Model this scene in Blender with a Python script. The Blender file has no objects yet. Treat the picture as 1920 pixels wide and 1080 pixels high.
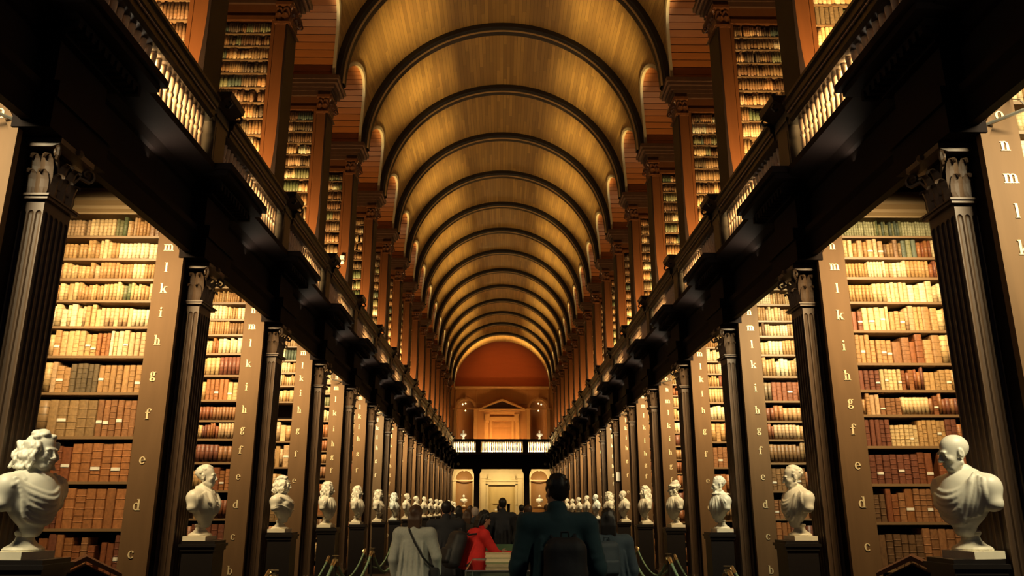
import bpy, math, random
import numpy as np
from mathutils import Matrix, Vector

random.seed(7)
RNG = np.random.default_rng(11)
SC = bpy.context.scene
COL = SC.collection
PI = math.pi
R = math.radians

# ------------------------------------------------------------------ layout constants
CH = 1.6                      # camera height; most heights below are measured from the eye (z = zp + CH)
BAY = 3.15
NK = 17                       # piers 0..16
def YK(k): return 5.75 + BAY * k
ZS = 8.83                     # springing of the vault above the eye
RV = 3.62                     # vault shell radius
RT = 1.295                    # radius of the cross vaults over the gallery alcoves
XW = 6.1                      # outer walls
YE = 60.0                     # end wall

# ------------------------------------------------------------------ camera
cam = bpy.data.cameras.new('camera'); camo = bpy.data.objects.new('camera', cam); COL.objects.link(camo)
cam.sensor_width = 36.0; cam.lens = 1470 / 1920 * 36; cam.clip_start = 0.05; cam.clip_end = 300
camo.location = (0, 0, CH)
camo.rotation_euler = (R(90 + 15.75), 0, R(-0.73))
SC.camera = camo

# ------------------------------------------------------------------ world, exposure, lamps
w = bpy.data.worlds.new('world'); SC.world = w; w.use_nodes = True
bgn = w.node_tree.nodes['Background']
bgn.inputs[0].default_value = (0.42, 0.55, 1.0, 1); bgn.inputs[1].default_value = 0.03
SC.view_settings.view_transform = 'Standard'; SC.view_settings.look = 'None'
SC.view_settings.gamma = 1.0; SC.view_settings.use_curve_mapping = False
SC.view_settings.exposure = 0.0
WARM = (1.0, 0.72, 0.36)
AMBER = (1.0, 0.62, 0.24)

def area(name, loc, target, sx, sy, power, color, spread=180):
    l = bpy.data.lights.new(name, 'AREA'); l.shape = 'RECTANGLE'; l.size = sx; l.size_y = sy
    l.energy = power; l.color = color; l.spread = R(spread)
    o = bpy.data.objects.new(name, l); COL.objects.link(o)
    o.location = loc
    d = Vector(target) - Vector(loc)
    o.rotation_euler = d.to_track_quat('-Z', 'Y').to_euler()
    return o

def lamps():
    for s in (-1, 1):
        for k in range(0, NK):
            yf = YK(k) - 0.375
            # picture lights high in every lower alcove, washing the shelves from the top down
            c = (1.0, 0.84, 0.50) if (s, k) in ((1, 0), (1, 2), (1, 7), (-1, 0), (-1, 6)) else WARM
            area('alcove_lamp', (s * 4.30, yf - 1.75, CH + 3.28), (s * 4.1, yf, CH + 1.6), 1.2, 0.12, 86, c, 104)
            if k >= 1:
                # gallery lamps standing on the gallery floor behind the balustrade, washing the cases ...
                area('gallery_lamp', (s * 4.35, yf - 1.45, CH + 3.92), (s * 4.25, yf + 0.1, CH + 5.35), 0.9, 0.2, 86, AMBER, 92)
            # ... and narrow uplighters beside them for the vault
            area('vault_lamp', (s * 3.98, YK(k) + 1.55, CH + 3.95), (s * 1.95, YK(k) + 1.55, CH + 11.0), 0.25, 0.25, 104, (1.0, 0.71, 0.29), 25)
            for kk in (k,) if 0 < k < 9 else (-1, 0) if k == 0 else ():
                area('rail_lamp', (s * 3.98, YK(kk) + 1.575, CH + 3.86), (s * 3.60, YK(kk) + 1.575, CH + 4.2), 0.06, 2.5, 22, (1.0, 0.80, 0.56), 150)
    # far gallery and far door
    area('end_gallery_lamp', (0, 58.2, CH + 3.95), (0, 60, CH + 6.4), 6.4, 0.15, 1700, AMBER)
    for x in (-2.8, 2.8):
        area('end_bust_fill', (x, 57.95, CH + 4.93), (x, 58.7, CH + 5.4), 0.5, 0.1, 7, (1, .82, .55))  # added front fill for the ledge busts, without a fitting
    for x in (-2.75, 2.75):
        area('end_niche_lamp', (x, 58.5, CH + 2.6), (x, 60, CH + 1.0), 1.0, 0.15, 75, WARM)
    area('end_door_lamp', (0, 58.4, CH + 2.6), (0, 60, CH + .6), 2.0, 0.15, 75, (1, .74, .36))
lamps()

# ------------------------------------------------------------------ materials
MATS = {}
def mat(name, color, rough=0.5, noise=0.25, nscale=8.0, stretch=(1, 1, 1), metallic=0.0, bump=0.0, spec=0.5, emit=None, alpha=None):
    if name in MATS: return MATS[name]
    m = bpy.data.materials.new(name); m.use_nodes = True; nt = m.node_tree
    b = nt.nodes['Principled BSDF']
    b.inputs['Roughness'].default_value = rough; b.inputs['Metallic'].default_value = metallic
    b.inputs['Specular IOR Level'].default_value = spec
    tc = nt.nodes.new('ShaderNodeTexCoord'); mp = nt.nodes.new('ShaderNodeMapping'); nz = nt.nodes.new('ShaderNodeTexNoise')
    mp.inputs['Scale'].default_value = stretch
    nz.inputs['Scale'].default_value = nscale; nz.inputs['Detail'].default_value = 4
    nt.links.new(tc.outputs['Object'], mp.inputs[0]); nt.links.new(mp.outputs[0], nz.inputs[0])
    mx = nt.nodes.new('ShaderNodeMix'); mx.data_type = 'RGBA'
    c0 = [c * (1 - noise) for c in color]; c1 = [min(1, c * (1 + noise)) for c in color]
    mx.inputs[6].default_value = (*c0, 1); mx.inputs[7].default_value = (*c1, 1)
    nt.links.new(nz.outputs[0], mx.inputs[0]); nt.links.new(mx.outputs[2], b.inputs['Base Color'])
    if bump:
        bp = nt.nodes.new('ShaderNodeBump'); bp.inputs['Strength'].default_value = bump; bp.inputs['Distance'].default_value = 0.01
        nt.links.new(nz.outputs[0], bp.inputs['Height']); nt.links.new(bp.outputs[0], b.inputs['Normal'])
    if emit:
        b.inputs['Emission Color'].default_value = (*emit[:3], 1); b.inputs['Emission Strength'].default_value = emit[3]
    MATS[name] = m
    return m

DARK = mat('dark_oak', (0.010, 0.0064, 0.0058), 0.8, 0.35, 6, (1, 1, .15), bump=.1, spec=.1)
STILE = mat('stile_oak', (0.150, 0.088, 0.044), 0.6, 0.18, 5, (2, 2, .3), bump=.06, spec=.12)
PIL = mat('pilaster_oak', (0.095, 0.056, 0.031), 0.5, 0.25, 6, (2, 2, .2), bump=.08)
CORN = mat('cornice_oak', (0.36, 0.25, 0.13), 0.5, 0.12, 6, (.3, 1, 1))
SHELF = mat('shelf_oak', (0.20, 0.12, 0.055), 0.5, 0.2, 6, (.2, 1, 1))
UPPER = mat('gallery_oak', (0.12, 0.042, 0.012), 0.42, 0.25, 5, (2, 2, .2), bump=.06)
UPDARK = mat('gallery_dark_oak', (0.075, 0.036, 0.018), 0.42, 0.3, 6, (2, 2, .2), bump=.06)
RAIL = mat('rail_oak', (0.018, 0.011, 0.008), 0.35, 0.3, 6, (1, .2, 1))
BALU = mat('baluster_wood', (0.50, 0.36, 0.25), 0.32, 0.15, 12)
GILT = mat('gilt_letter', (0.80, 0.66, 0.40), 0.42, 0.12, 30, metallic=0.1)
GILTDIM = mat('frieze_gilt', (0.26, 0.22, 0.13), 0.5, 0.3, 30)
CARVED = mat('carved_edge', (0.36, 0.22, 0.13), 0.4, 0.2, 30)
PLANK = mat('alcove_plank', (0.36, 0.115, 0.020), 0.5, 0.22, 5, (.4, 3, 3), bump=.05)
ARCH = mat('arch_moulding', (0.36, 0.28, 0.15), 0.4, 0.12, 8)
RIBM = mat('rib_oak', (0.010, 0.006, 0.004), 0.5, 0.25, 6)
MARBLE = mat('marble', (0.84, 0.81, 0.69), 0.42, 0.10, 7)
MARBLE2 = mat('marble_aged', (0.80, 0.74, 0.58), 0.45, 0.14, 7)
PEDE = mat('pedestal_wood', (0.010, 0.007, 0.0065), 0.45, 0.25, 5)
PAPER = mat('page_paper', (0.62, 0.50, 0.32), 0.8, 0.15, 40, (1, 1, 8))
WHITE = mat('white_paper', (0.82, 0.78, 0.66), 0.7, 0.05, 20)
BRASS = mat('brass', (0.55, 0.46, 0.28), 0.35, 0.1, 10, metallic=1.0)
ROPE = mat('green_rope', (0.16, 0.26, 0.17), 0.55, 0.25, 60)
ENDRED = mat('end_lunette', (0.42, 0.085, 0.018), 0.6, 0.12, 2, (.3, 1, 3))
ENDWOOD = mat('end_panel_oak', (0.34, 0.14, 0.035), 0.45, 0.15, 3, (2, 2, .3))
ENDTRIM = mat('end_trim_oak', (0.42, 0.20, 0.06), 0.4, 0.15, 4)
STONE = mat('lower_end_paint', (0.52, 0.40, 0.20), 0.6, 0.08, 3)
DOORM = mat('lower_end_door', (0.50, 0.36, 0.14), 0.5, 0.1, 3, (2, 2, .4))
NICHE = mat('niche_oak', (0.30, 0.16, 0.055), 0.55, 0.15, 3)
CABIN = mat('cabinet_oak', (0.42, 0.19, 0.05), 0.45, 0.15, 4)
CREAM = mat('cream_panel', (0.85, 0.80, 0.64), 0.6, 0.05, 3)
FLOORM = None

def nodes_mat(name):
    m = bpy.data.materials.new(name); m.use_nodes = True
    return m, m.node_tree, m.node_tree.nodes['Principled BSDF']

def make_vault_mat():
    m, nt, b = nodes_mat('vault_planks')
    uv = nt.nodes.new('ShaderNodeUVMap'); sep = nt.nodes.new('ShaderNodeSeparateXYZ'); nt.links.new(uv.outputs[0], sep.inputs[0])
    fl = nt.nodes.new('ShaderNodeMath'); fl.operation = 'FLOOR'; nt.links.new(sep.outputs[0], fl.inputs[0])
    vv = nt.nodes.new('ShaderNodeMath'); vv.operation = 'MULTIPLY'; vv.inputs[1].default_value = 0.55; nt.links.new(sep.outputs[1], vv.inputs[0])
    off = nt.nodes.new('ShaderNodeMath'); off.operation = 'MULTIPLY_ADD'; off.inputs[1].default_value = 0.37; nt.links.new(fl.outputs[0], off.inputs[0]); nt.links.new(vv.outputs[0], off.inputs[2])
    fl2 = nt.nodes.new('ShaderNodeMath'); fl2.operation = 'FLOOR'; nt.links.new(off.outputs[0], fl2.inputs[0])
    cb = nt.nodes.new('ShaderNodeCombineXYZ'); nt.links.new(fl.outputs[0], cb.inputs[0]); nt.links.new(fl2.outputs[0], cb.inputs[1])
    wn = nt.nodes.new('ShaderNodeTexWhiteNoise'); nt.links.new(cb.outputs[0], wn.inputs[0])
    ramp = nt.nodes.new('ShaderNodeValToRGB'); e = ramp.color_ramp.elements
    e[0].color = (0.19, 0.102, 0.028, 1); e[1].color = (0.31, 0.175, 0.046, 1)
    nt.links.new(wn.outputs[0], ramp.inputs[0])
    fr = nt.nodes.new('ShaderNodeMath'); fr.operation = 'FRACT'; nt.links.new(sep.outputs[0], fr.inputs[0])
    gr = nt.nodes.new('ShaderNodeMath'); gr.operation = 'LESS_THAN'; gr.inputs[1].default_value = 0.09; nt.links.new(fr.outputs[0], gr.inputs[0])
    mx = nt.nodes.new('ShaderNodeMix'); mx.data_type = 'RGBA'; mx.inputs[7].default_value = (0.11, 0.058, 0.018, 1)
    nt.links.new(gr.outputs[0], mx.inputs[0]); nt.links.new(ramp.outputs[0], mx.inputs[6])
    nt.links.new(mx.outputs[2], b.inputs['Base Color'])
    b.inputs['Roughness'].default_value = 0.42
    return m
VAULT = make_vault_mat()

def make_floor_mat():
    m, nt, b = nodes_mat('dark_floorboards')
    tc = nt.nodes.new('ShaderNodeTexCoord'); br = nt.nodes.new('ShaderNodeTexBrick')
    mp = nt.nodes.new('ShaderNodeMapping'); mp.inputs['Rotation'].default_value = (0, 0, PI / 2)
    nt.links.new(tc.outputs['Object'], mp.inputs[0]); nt.links.new(mp.outputs[0], br.inputs[0])
    br.inputs['Scale'].default_value = 1; br.inputs['Brick Width'].default_value = 2.2; br.inputs['Row Height'].default_value = .16
    br.inputs['Mortar Size'].default_value = .004
    br.inputs['Color1'].default_value = (.05, .028, .016, 1); br.inputs['Color2'].default_value = (.035, .02, .012, 1); br.inputs['Mortar'].default_value = (.008, .005, .003, 1)
    nt.links.new(br.outputs[0], b.inputs['Base Color']); b.inputs['Roughness'].default_value = .4
    return m
FLOORM = make_floor_mat()

def make_leather(attr):
    m, nt, b = nodes_mat('book_leather' if not attr else 'book_leather_rows')
    if attr:
        a = nt.nodes.new('ShaderNodeAttribute'); a.attribute_name = 'col'; src = a.outputs['Color']
    else:
        a = nt.nodes.new('ShaderNodeObjectInfo'); src = a.outputs['Color']
    tc = nt.nodes.new('ShaderNodeNewGeometry'); nz = nt.nodes.new('ShaderNodeTexNoise')
    nz.inputs['Scale'].default_value = 34; nz.inputs['Detail'].default_value = 5; nt.links.new(tc.outputs['Position'], nz.inputs[0])
    hs = nt.nodes.new('ShaderNodeMapRange'); hs.inputs[1].default_value = .3; hs.inputs[2].default_value = .7; hs.inputs[3].default_value = .8; hs.inputs[4].default_value = 1.2
    nt.links.new(nz.outputs[0], hs.inputs[0])
    mu = nt.nodes.new('ShaderNodeVectorMath'); mu.operation = 'SCALE'; nt.links.new(src, mu.inputs[0]); nt.links.new(hs.outputs[0], mu.inputs['Scale'])
    last = mu.outputs[0]
    if attr:   # gilt rules / raised bands across far spines
        h = nt.nodes.new('ShaderNodeAttribute'); h.attribute_name = 'hv'
        n5 = nt.nodes.new('ShaderNodeMath'); n5.operation = 'MULTIPLY'; n5.inputs[1].default_value = 5.0; nt.links.new(h.outputs['Fac'], n5.inputs[0])
        fr = nt.nodes.new('ShaderNodeMath'); fr.operation = 'FRACT'; nt.links.new(n5.outputs[0], fr.inputs[0])
        lt = nt.nodes.new('ShaderNodeMath'); lt.operation = 'LESS_THAN'; lt.inputs[1].default_value = .12; nt.links.new(fr.outputs[0], lt.inputs[0])
        mx = nt.nodes.new('ShaderNodeMix'); mx.data_type = 'RGBA'
        d = nt.nodes.new('ShaderNodeVectorMath'); d.operation = 'SCALE'; d.inputs['Scale'].default_value = .45; nt.links.new(last, d.inputs[0])
        nt.links.new(lt.outputs[0], mx.inputs[0]); nt.links.new(last, mx.inputs[6]); nt.links.new(d.outputs[0], mx.inputs[7]); last = mx.outputs[2]
    nt.links.new(last, b.inputs['Base Color']); b.inputs['Roughness'].default_value = .5
    return m
LEATHER = make_leather(False); LEATHER_ROWS = make_leather(True)

def make_glass():
    m, nt, b = nodes_mat('case_glass')
    out = nt.nodes['Material Output']
    tr = nt.nodes.new('ShaderNodeBsdfTransparent'); tr.inputs[0].default_value = (.9, .96, .92, 1)
    gl = nt.nodes.new('ShaderNodeBsdfGlossy'); gl.inputs['Roughness'].default_value = .05
    fz = nt.nodes.new('ShaderNodeFresnel'); fz.inputs[0].default_value = 1.45
    mx = nt.nodes.new('ShaderNodeMixShader')
    nt.links.new(fz.outputs[0], mx.inputs[0]); nt.links.new(tr.outputs[0], mx.inputs[1]); nt.links.new(gl.outputs[0], mx.inputs[2])
    nt.links.new(mx.outputs[0], out.inputs[0])
    return m
GLASS = make_glass()
RIBGLINT = mat('rib_highlight', (0.30, 0.19, 0.08), 0.35, 0.1, 6)  # paler colour on one rib face paints in its polished highlight line

# ------------------------------------------------------------------ mesh helpers
class MB:
    def __init__(self): self.v = []; self.f = []; self.m = []
    def add(self, vs, fs, mi=0):
        n = len(self.v); self.v += [tuple(map(float, p)) for p in vs]
        self.f += [tuple(n + i for i in f) for f in fs]; self.m += [mi] * len(fs); return self
    def box(self, x0, x1, y0, y1, z0, z1, mi=0):
        vs = [(x0, y0, z0), (x1, y0, z0), (x1, y1, z0), (x0, y1, z0), (x0, y0, z1), (x1, y0, z1), (x1, y1, z1), (x0, y1, z1)]
        return self.add(vs, [(0, 3, 2, 1), (4, 5, 6, 7), (0, 1, 5, 4), (1, 2, 6, 5), (2, 3, 7, 6), (3, 0, 4, 7)], mi)
    def prism(self, poly, axis, a0, a1, mi=0):
        """extrude 2D poly along axis; 'y': poly=(x,z); 'z': poly=(x,y); 'x': poly=(y,z)"""
        def p(u, v, a): return {'y': (u, a, v), 'z': (u, v, a), 'x': (a, u, v)}[axis]
        n = len(poly); vs = [p(u, v, a0) for u, v in poly] + [p(u, v, a1) for u, v in poly]
        fs = [(i, (i + 1) % n, n + (i + 1) % n, n + i) for i in range(n)] + [tuple(range(n))[::-1], tuple(range(n, 2 * n))]
        return self.add(vs, fs, mi)
    def lathe(self, prof, n=12, cx=0, cy=0, cz=0, mi=0, caps=True):
        vs = []
        for r, z in prof:
            for i in range(n):
                a = 2 * PI * i / n; vs.append((cx + r * math.cos(a), cy + r * math.sin(a), cz + z))
        fs = []
        for j in range(len(prof) - 1):
            for i in range(n):
                fs.append((j * n + i, j * n + (i + 1) % n, (j + 1) * n + (i + 1) % n, (j + 1) * n + i))
        if caps:
            fs.append(tuple(range(n))[::-1]); fs.append(tuple(range((len(prof) - 1) * n, len(prof) * n)))
        return self.add(vs, fs, mi)
    def tube(self, pts, r, n=6, mi=0):
        pts = [Vector(p) for p in pts]; rs = r if isinstance(r, (list, tuple)) else [r] * len(pts)
        vs = []; up = None
        for i, p in enumerate(pts):
            t = (pts[min(i + 1, len(pts) - 1)] - pts[max(i - 1, 0)])
            t = t.normalized() if t.length > 1e-9 else Vector((0, 0, 1))
            if up is None:
                up = Vector((0, 0, 1)) if abs(t.z) < .9 else Vector((1, 0, 0))
            a = t.cross(up); a = a.normalized() if a.length > 1e-6 else t.orthogonal().normalized()
            b = a.cross(t); up = b
            for q in range(n):
                an = 2 * PI * q / n; vs.append(p + (a * math.cos(an) + b * math.sin(an)) * rs[i])
        fs = [(j * n + i, j * n + (i + 1) % n, (j + 1) * n + (i + 1) % n, (j + 1) * n + i) for j in range(len(pts) - 1) for i in range(n)]
        fs += [tuple(range(n))[::-1], tuple(range((len(pts) - 1) * n, len(pts) * n))]
        return self.add(vs, fs, mi)
    def mesh(self, name, mats, s=1, org=(0, 0, 0), smooth=False):
        me = bpy.data.meshes.new(name)
        ox, oy, oz = org
        vs = [((x - ox) * s, y - oy, z - oz) for x, y, z in self.v]
        fs = self.f if s > 0 else [f[::-1] for f in self.f]
        me.from_pydata(vs, [], fs)
        for mm in (mats if isinstance(mats, (list, tuple)) else [mats]): me.materials.append(mm)
        if len(set(self.m)) > 1: me.polygons.foreach_set('material_index', self.m)
        if smooth: me.polygons.foreach_set('use_smooth', [True] * len(fs))
        me.update(); return me

def obj(name, me, parent=None, loc=(0, 0, 0), rot=None, scale=None, label=None, cat=None, group=None, kind=None):
    o = bpy.data.objects.new(name, me); COL.objects.link(o)
    if parent is not None: o.parent = parent
    o.location = loc
    if rot: o.rotation_euler = rot
    if scale: o.scale = scale
    if label: o['label'] = label
    if cat: o['category'] = cat
    if group: o['group'] = group
    if kind: o['kind'] = kind
    return o
def thing(name, label, cat, loc, rotz=0, group=None):
    return obj(name, None, None, loc, (0, 0, rotz), label=label, cat=cat, group=group)
ORD = ['zeroth', 'first', 'second', 'third', 'fourth', 'fifth', 'sixth', 'seventh', 'eighth', 'ninth', 'tenth', 'eleventh', 'twelfth', 'thirteenth',
       'fourteenth', 'fifteenth', 'sixteenth', 'seventeenth', 'eighteenth', 'nineteenth', 'twentieth']
def nth(n):
    if n <= 20: return ORD[n]
    return '%d%s' % (n, {1: 'st', 2: 'nd', 3: 'rd'}.get(n % 10, 'th'))
SIDE = {-1: 'left', 1: 'right'}

# ------------------------------------------------------------------ signed-distance sculpting (busts, people, bags)
class SDF:
    def __init__(self, lo, hi, res):
        self.lo = np.array(lo, float); self.res = res
        self.n = np.ceil((np.array(hi) - self.lo) / res).astype(int) + 1
        self.d = np.full(self.n, 0.5, np.float32)
        self.M = np.eye(3); self.O = np.zeros(3)
    def frame(self, M=None, O=(0, 0, 0)):
        self.M = np.eye(3) if M is None else np.array(M, float); self.O = np.array(O, float)
    def _apply(self, c, rad, k, fn, op):
        cw = self.M @ np.array(c, float) + self.O
        m = rad + k + 2 * self.res
        i0 = np.maximum(0, np.floor((cw - m - self.lo) / self.res).astype(int)); i1 = np.minimum(self.n, np.ceil((cw + m - self.lo) / self.res).astype(int) + 1)
        if np.any(i1 <= i0): return
        ax = [self.lo[a] + self.res * np.arange(i0[a], i1[a]) - self.O[a] for a in range(3)]
        X, Y, Z = np.meshgrid(*ax, indexing='ij'); Mi = self.M.T
        x = Mi[0, 0] * X + Mi[0, 1] * Y + Mi[0, 2] * Z; y = Mi[1, 0] * X + Mi[1, 1] * Y + Mi[1, 2] * Z; z = Mi[2, 0] * X + Mi[2, 1] * Y + Mi[2, 2] * Z
        b = fn(x, y, z)
        sl = tuple(slice(i0[a], i1[a]) for a in range(3)); a = self.d[sl]
        k = max(k, 1e-5)
        if op == 'u':
            h = np.clip(.5 + .5 * (a - b) / k, 0, 1); r = a * (1 - h) + b * h - k * h * (1 - h)
        else:
            h = np.clip(.5 - .5 * (a + b) / k, 0, 1); r = a * (1 - h) - b * h + k * h * (1 - h)
        self.d[sl] = r
    def ell(self, c, r, k=.02, op='u', rot=None):
        if np.isscalar(r): r = (r, r, r)
        Rm = None if rot is None else np.array(rot)
        def fn(x, y, z):
            x = x - c[0]; y = y - c[1]; z = z - c[2]
            if Rm is not None:
                x, y, z = Rm[0, 0] * x + Rm[1, 0] * y + Rm[2, 0] * z, Rm[0, 1] * x + Rm[1, 1] * y + Rm[2, 1] * z, Rm[0, 2] * x + Rm[1, 2] * y + Rm[2, 2] * z
            k0 = np.sqrt((x / r[0]) ** 2 + (y / r[1]) ** 2 + (z / r[2]) ** 2) + 1e-9
            k1 = np.sqrt((x / r[0] ** 2) ** 2 + (y / r[1] ** 2) ** 2 + (z / r[2] ** 2) ** 2) + 1e-9
            return k0 * (k0 - 1) / k1
        self._apply(c, max(r), k, fn, op)
    def cone(self, a, b, ra, rb=None, k=.02, op='u', flat=1.0):
        rb = ra if rb is None else rb
        a = np.array(a, float); b = np.array(b, float); ab = b - a; L2 = max(float(ab @ ab), 1e-9)
        def fn(x, y, z):
            px = x - a[0]; py = y - a[1]; pz = z - a[2]
            t = np.clip((px * ab[0] + py * ab[1] + pz * ab[2]) / L2, 0, 1)
            return np.sqrt((px - t * ab[0]) ** 2 + ((py - t * ab[1]) / flat) ** 2 + (pz - t * ab[2]) ** 2) - (ra + (rb - ra) * t)
        self._apply((a + b) / 2, np.sqrt(L2) / 2 + max(ra, rb), k, fn, op)
    def chain(self, pts, rs, k=.01, op='u'):
        """polyline of round cones, joined without swelling at the joints, then blended once"""
        if np.isscalar(rs): rs = [rs] * len(pts)
        pts = [np.array(q, float) for q in pts]; c = (np.min(pts, 0) + np.max(pts, 0)) / 2; rad = max(np.linalg.norm(q - c) for q in pts) + max(rs)
        def fn(x, y, z):
            d = None
            for a, b, ra, rb in zip(pts[:-1], pts[1:], rs[:-1], rs[1:]):
                ab = b - a; L2 = max(float(ab @ ab), 1e-9); px = x - a[0]; py = y - a[1]; pz = z - a[2]
                t = np.clip((px * ab[0] + py * ab[1] + pz * ab[2]) / L2, 0, 1)
                e = np.sqrt((px - t * ab[0]) ** 2 + (py - t * ab[1]) ** 2 + (pz - t * ab[2]) ** 2) - (ra + (rb - ra) * t)
                d = e if d is None else np.minimum(d, e)
            return d
        self._apply(c, rad, k, fn, op)
    def box(self, c, hx, rnd=.02, k=.02, op='u'):
        def fn(x, y, z):
            qx = np.abs(x - c[0]) - hx[0] + rnd; qy = np.abs(y - c[1]) - hx[1] + rnd; qz = np.abs(z - c[2]) - hx[2] + rnd
            return np.sqrt(np.maximum(qx, 0) ** 2 + np.maximum(qy, 0) ** 2 + np.maximum(qz, 0) ** 2) + np.minimum(np.maximum(qx, np.maximum(qy, qz)), 0) - rnd
        self._apply(c, math.sqrt(sum(h * h for h in hx)), k, fn, op)
    def mesh(self, name, m):
        d = self.d; d[0] = d[-1] = .3; d[:, 0] = d[:, -1] = .3; d[:, :, 0] = d[:, :, -1] = .3
        s = d < 0
        cs = [s[i:self.n[0] - 1 + i, j:self.n[1] - 1 + j, k:self.n[2] - 1 + k] for i in (0, 1) for j in (0, 1) for k in (0, 1)]
        tot = sum(c.astype(np.int8) for c in cs)
        act = (tot > 0) & (tot < 8); idx = np.argwhere(act); N = len(idx)
        lut = np.full(act.shape, -1, np.int64); lut[act] = np.arange(N)
        offs = np.array([(i, j, k) for i in (0, 1) for j in (0, 1) for k in (0, 1)])
        vals = np.stack([d[idx[:, 0] + o[0], idx[:, 1] + o[1], idx[:, 2] + o[2]] for o in offs], 1)
        acc = np.zeros((N, 3)); cnt = np.zeros(N)
        for a in range(8):
            for b in range(a + 1, 8):
                if np.abs(offs[a] - offs[b]).sum() != 1: continue
                m_ = (vals[:, a] < 0) != (vals[:, b] < 0)
                t = np.where(m_, vals[:, a] / np.where(m_, vals[:, a] - vals[:, b], 1), 0)
                acc += np.where(m_[:, None], offs[a] + t[:, None] * (offs[b] - offs[a]), 0); cnt += m_
        V = self.lo + self.res * (idx + acc / cnt[:, None])
        F = []
        for ax in range(3):
            b_, c_ = [(1, 2), (2, 0), (0, 1)][ax]
            sl0 = [slice(None)] * 3; sl1 = [slice(None)] * 3; sl0[ax] = slice(0, -1); sl1[ax] = slice(1, None)
            A = s[tuple(sl0)]; B = s[tuple(sl1)]
            e = np.argwhere(A != B)
            e = e[(e[:, b_] > 0) & (e[:, c_] > 0) & (e[:, b_] < self.n[b_] - 1) & (e[:, c_] < self.n[c_] - 1)]
            flip = A[e[:, 0], e[:, 1], e[:, 2]]
            def g(db, dc):
                q = e.copy(); q[:, b_] -= db; q[:, c_] -= dc; return lut[q[:, 0], q[:, 1], q[:, 2]]
            q = np.stack([g(1, 1), g(0, 1), g(0, 0), g(1, 0)], 1)
            q[~flip] = q[~flip][:, ::-1]; F.append(q)
        F = np.concatenate(F); F = F[(F >= 0).all(1)]
        me = bpy.data.meshes.new(name)
        me.vertices.add(N); me.vertices.foreach_set('co', V.ravel())
        me.loops.add(F.size); me.loops.foreach_set('vertex_index', F.ravel().astype(np.int32))
        me.polygons.add(len(F)); me.polygons.foreach_set('loop_start', np.arange(0, F.size, 4, dtype=np.int32))
        try: me.polygons.foreach_set('loop_total', np.full(len(F), 4, np.int32))
        except Exception: pass
        me.polygons.foreach_set('use_smooth', np.ones(len(F), bool))
        me.update(calc_edges=True); me.validate()
        me.materials.append(m)
        return me
# ================================================================== SETTING
def structure(name, me, **k): return obj(name, me, kind='structure', **k)
m = MB(); m.box(-XW, XW, -6, YE + .3, -.2, 0); structure('floor', m.mesh('floor', FLOORM))
for s in (-1, 1):
    m = MB(); m.box(XW, XW + .3, -6, YE + .3, 0, CH + 11.2)
    structure('wall_' + SIDE[s], m.mesh('wall', UPDARK, s))

# vault shell, bay by bay: rows of constant angle, cut away where the alcove vaults break in
def vault_bay_mesh(last=False):
    vs, fs, uvs = [], [], []
    rows = 60; th0 = 0.0; th1 = PI; NPL = 116
    ths = [th0 + (th1 - th0) * i / rows for i in range(rows + 1)]
    extra = math.asin(RT / RV); ths += [extra, PI - extra]; ths = sorted(ths)
    def wid(th):
        z = RV * math.sin(th); return math.sqrt(max(0, RT * RT - z * z)) if z < RT else 0
    for i in range(len(ths) - 1):
        a, b = ths[i], ths[i + 1]
        wa, wb = wid(a), wid(b)
        H = BAY / 2
        strips = [((-H, -wa), (-H, -wb)), ((wa, H), (wb, H))]
        for (ya0, ya1), (yb0, yb1) in strips:
            n = len(vs)
            for th, y in ((a, ya0), (a, ya1), (b, yb1), (b, yb0)):
                vs.append((-RV * math.cos(th), y, RV * math.sin(th))); uvs.append((th / PI * NPL, y))
            fs.append((n, n + 3, n + 2, n + 1))
    return vs, fs, uvs
vs, fs, uvs = vault_bay_mesh()
allv, allf, alluv = [], [], []
for k in range(-1, NK):
    n = len(allv); yc = YK(k) + BAY / 2
    allv += [(x, y + yc, z) for x, y, z in vs]; allf += [tuple(n + i for i in f) for f in fs]; alluv += [(u, v + yc) for u, v in uvs]
me = bpy.data.meshes.new('ceiling'); me.from_pydata(allv, [], allf)
uvl = me.uv_layers.new(name='UVMap')
loops = np.zeros(len(me.loops), np.int32); me.loops.foreach_get('vertex_index', loops)
uvl.data.foreach_set('uv', np.array(alluv)[loops].ravel())
me.materials.append(VAULT); me.update()
ceiling = structure('ceiling', me, loc=(0, 0, CH + ZS))
ceiling['label'] = 'coffered-free barrel vault of narrow golden brown boards'.replace('coffered-free ', 'long ')

# transverse ribs at every pier
def rib_mesh():
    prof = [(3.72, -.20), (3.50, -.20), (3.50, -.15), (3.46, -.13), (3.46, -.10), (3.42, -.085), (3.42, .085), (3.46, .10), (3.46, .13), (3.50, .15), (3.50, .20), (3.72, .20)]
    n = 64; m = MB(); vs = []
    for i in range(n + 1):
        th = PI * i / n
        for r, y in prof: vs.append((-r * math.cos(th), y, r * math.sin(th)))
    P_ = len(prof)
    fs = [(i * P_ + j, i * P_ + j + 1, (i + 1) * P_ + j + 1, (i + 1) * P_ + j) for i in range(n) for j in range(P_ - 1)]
    m.add(vs, fs); m.m = [1 if (q % (P_ - 1)) in (4,) else 0 for q in range(len(fs))]; return m.mesh('rib', [RIBM, RIBGLINT])
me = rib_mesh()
for k in range(0, NK): obj('rib', me, ceiling, (0, YK(k), 0))

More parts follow.
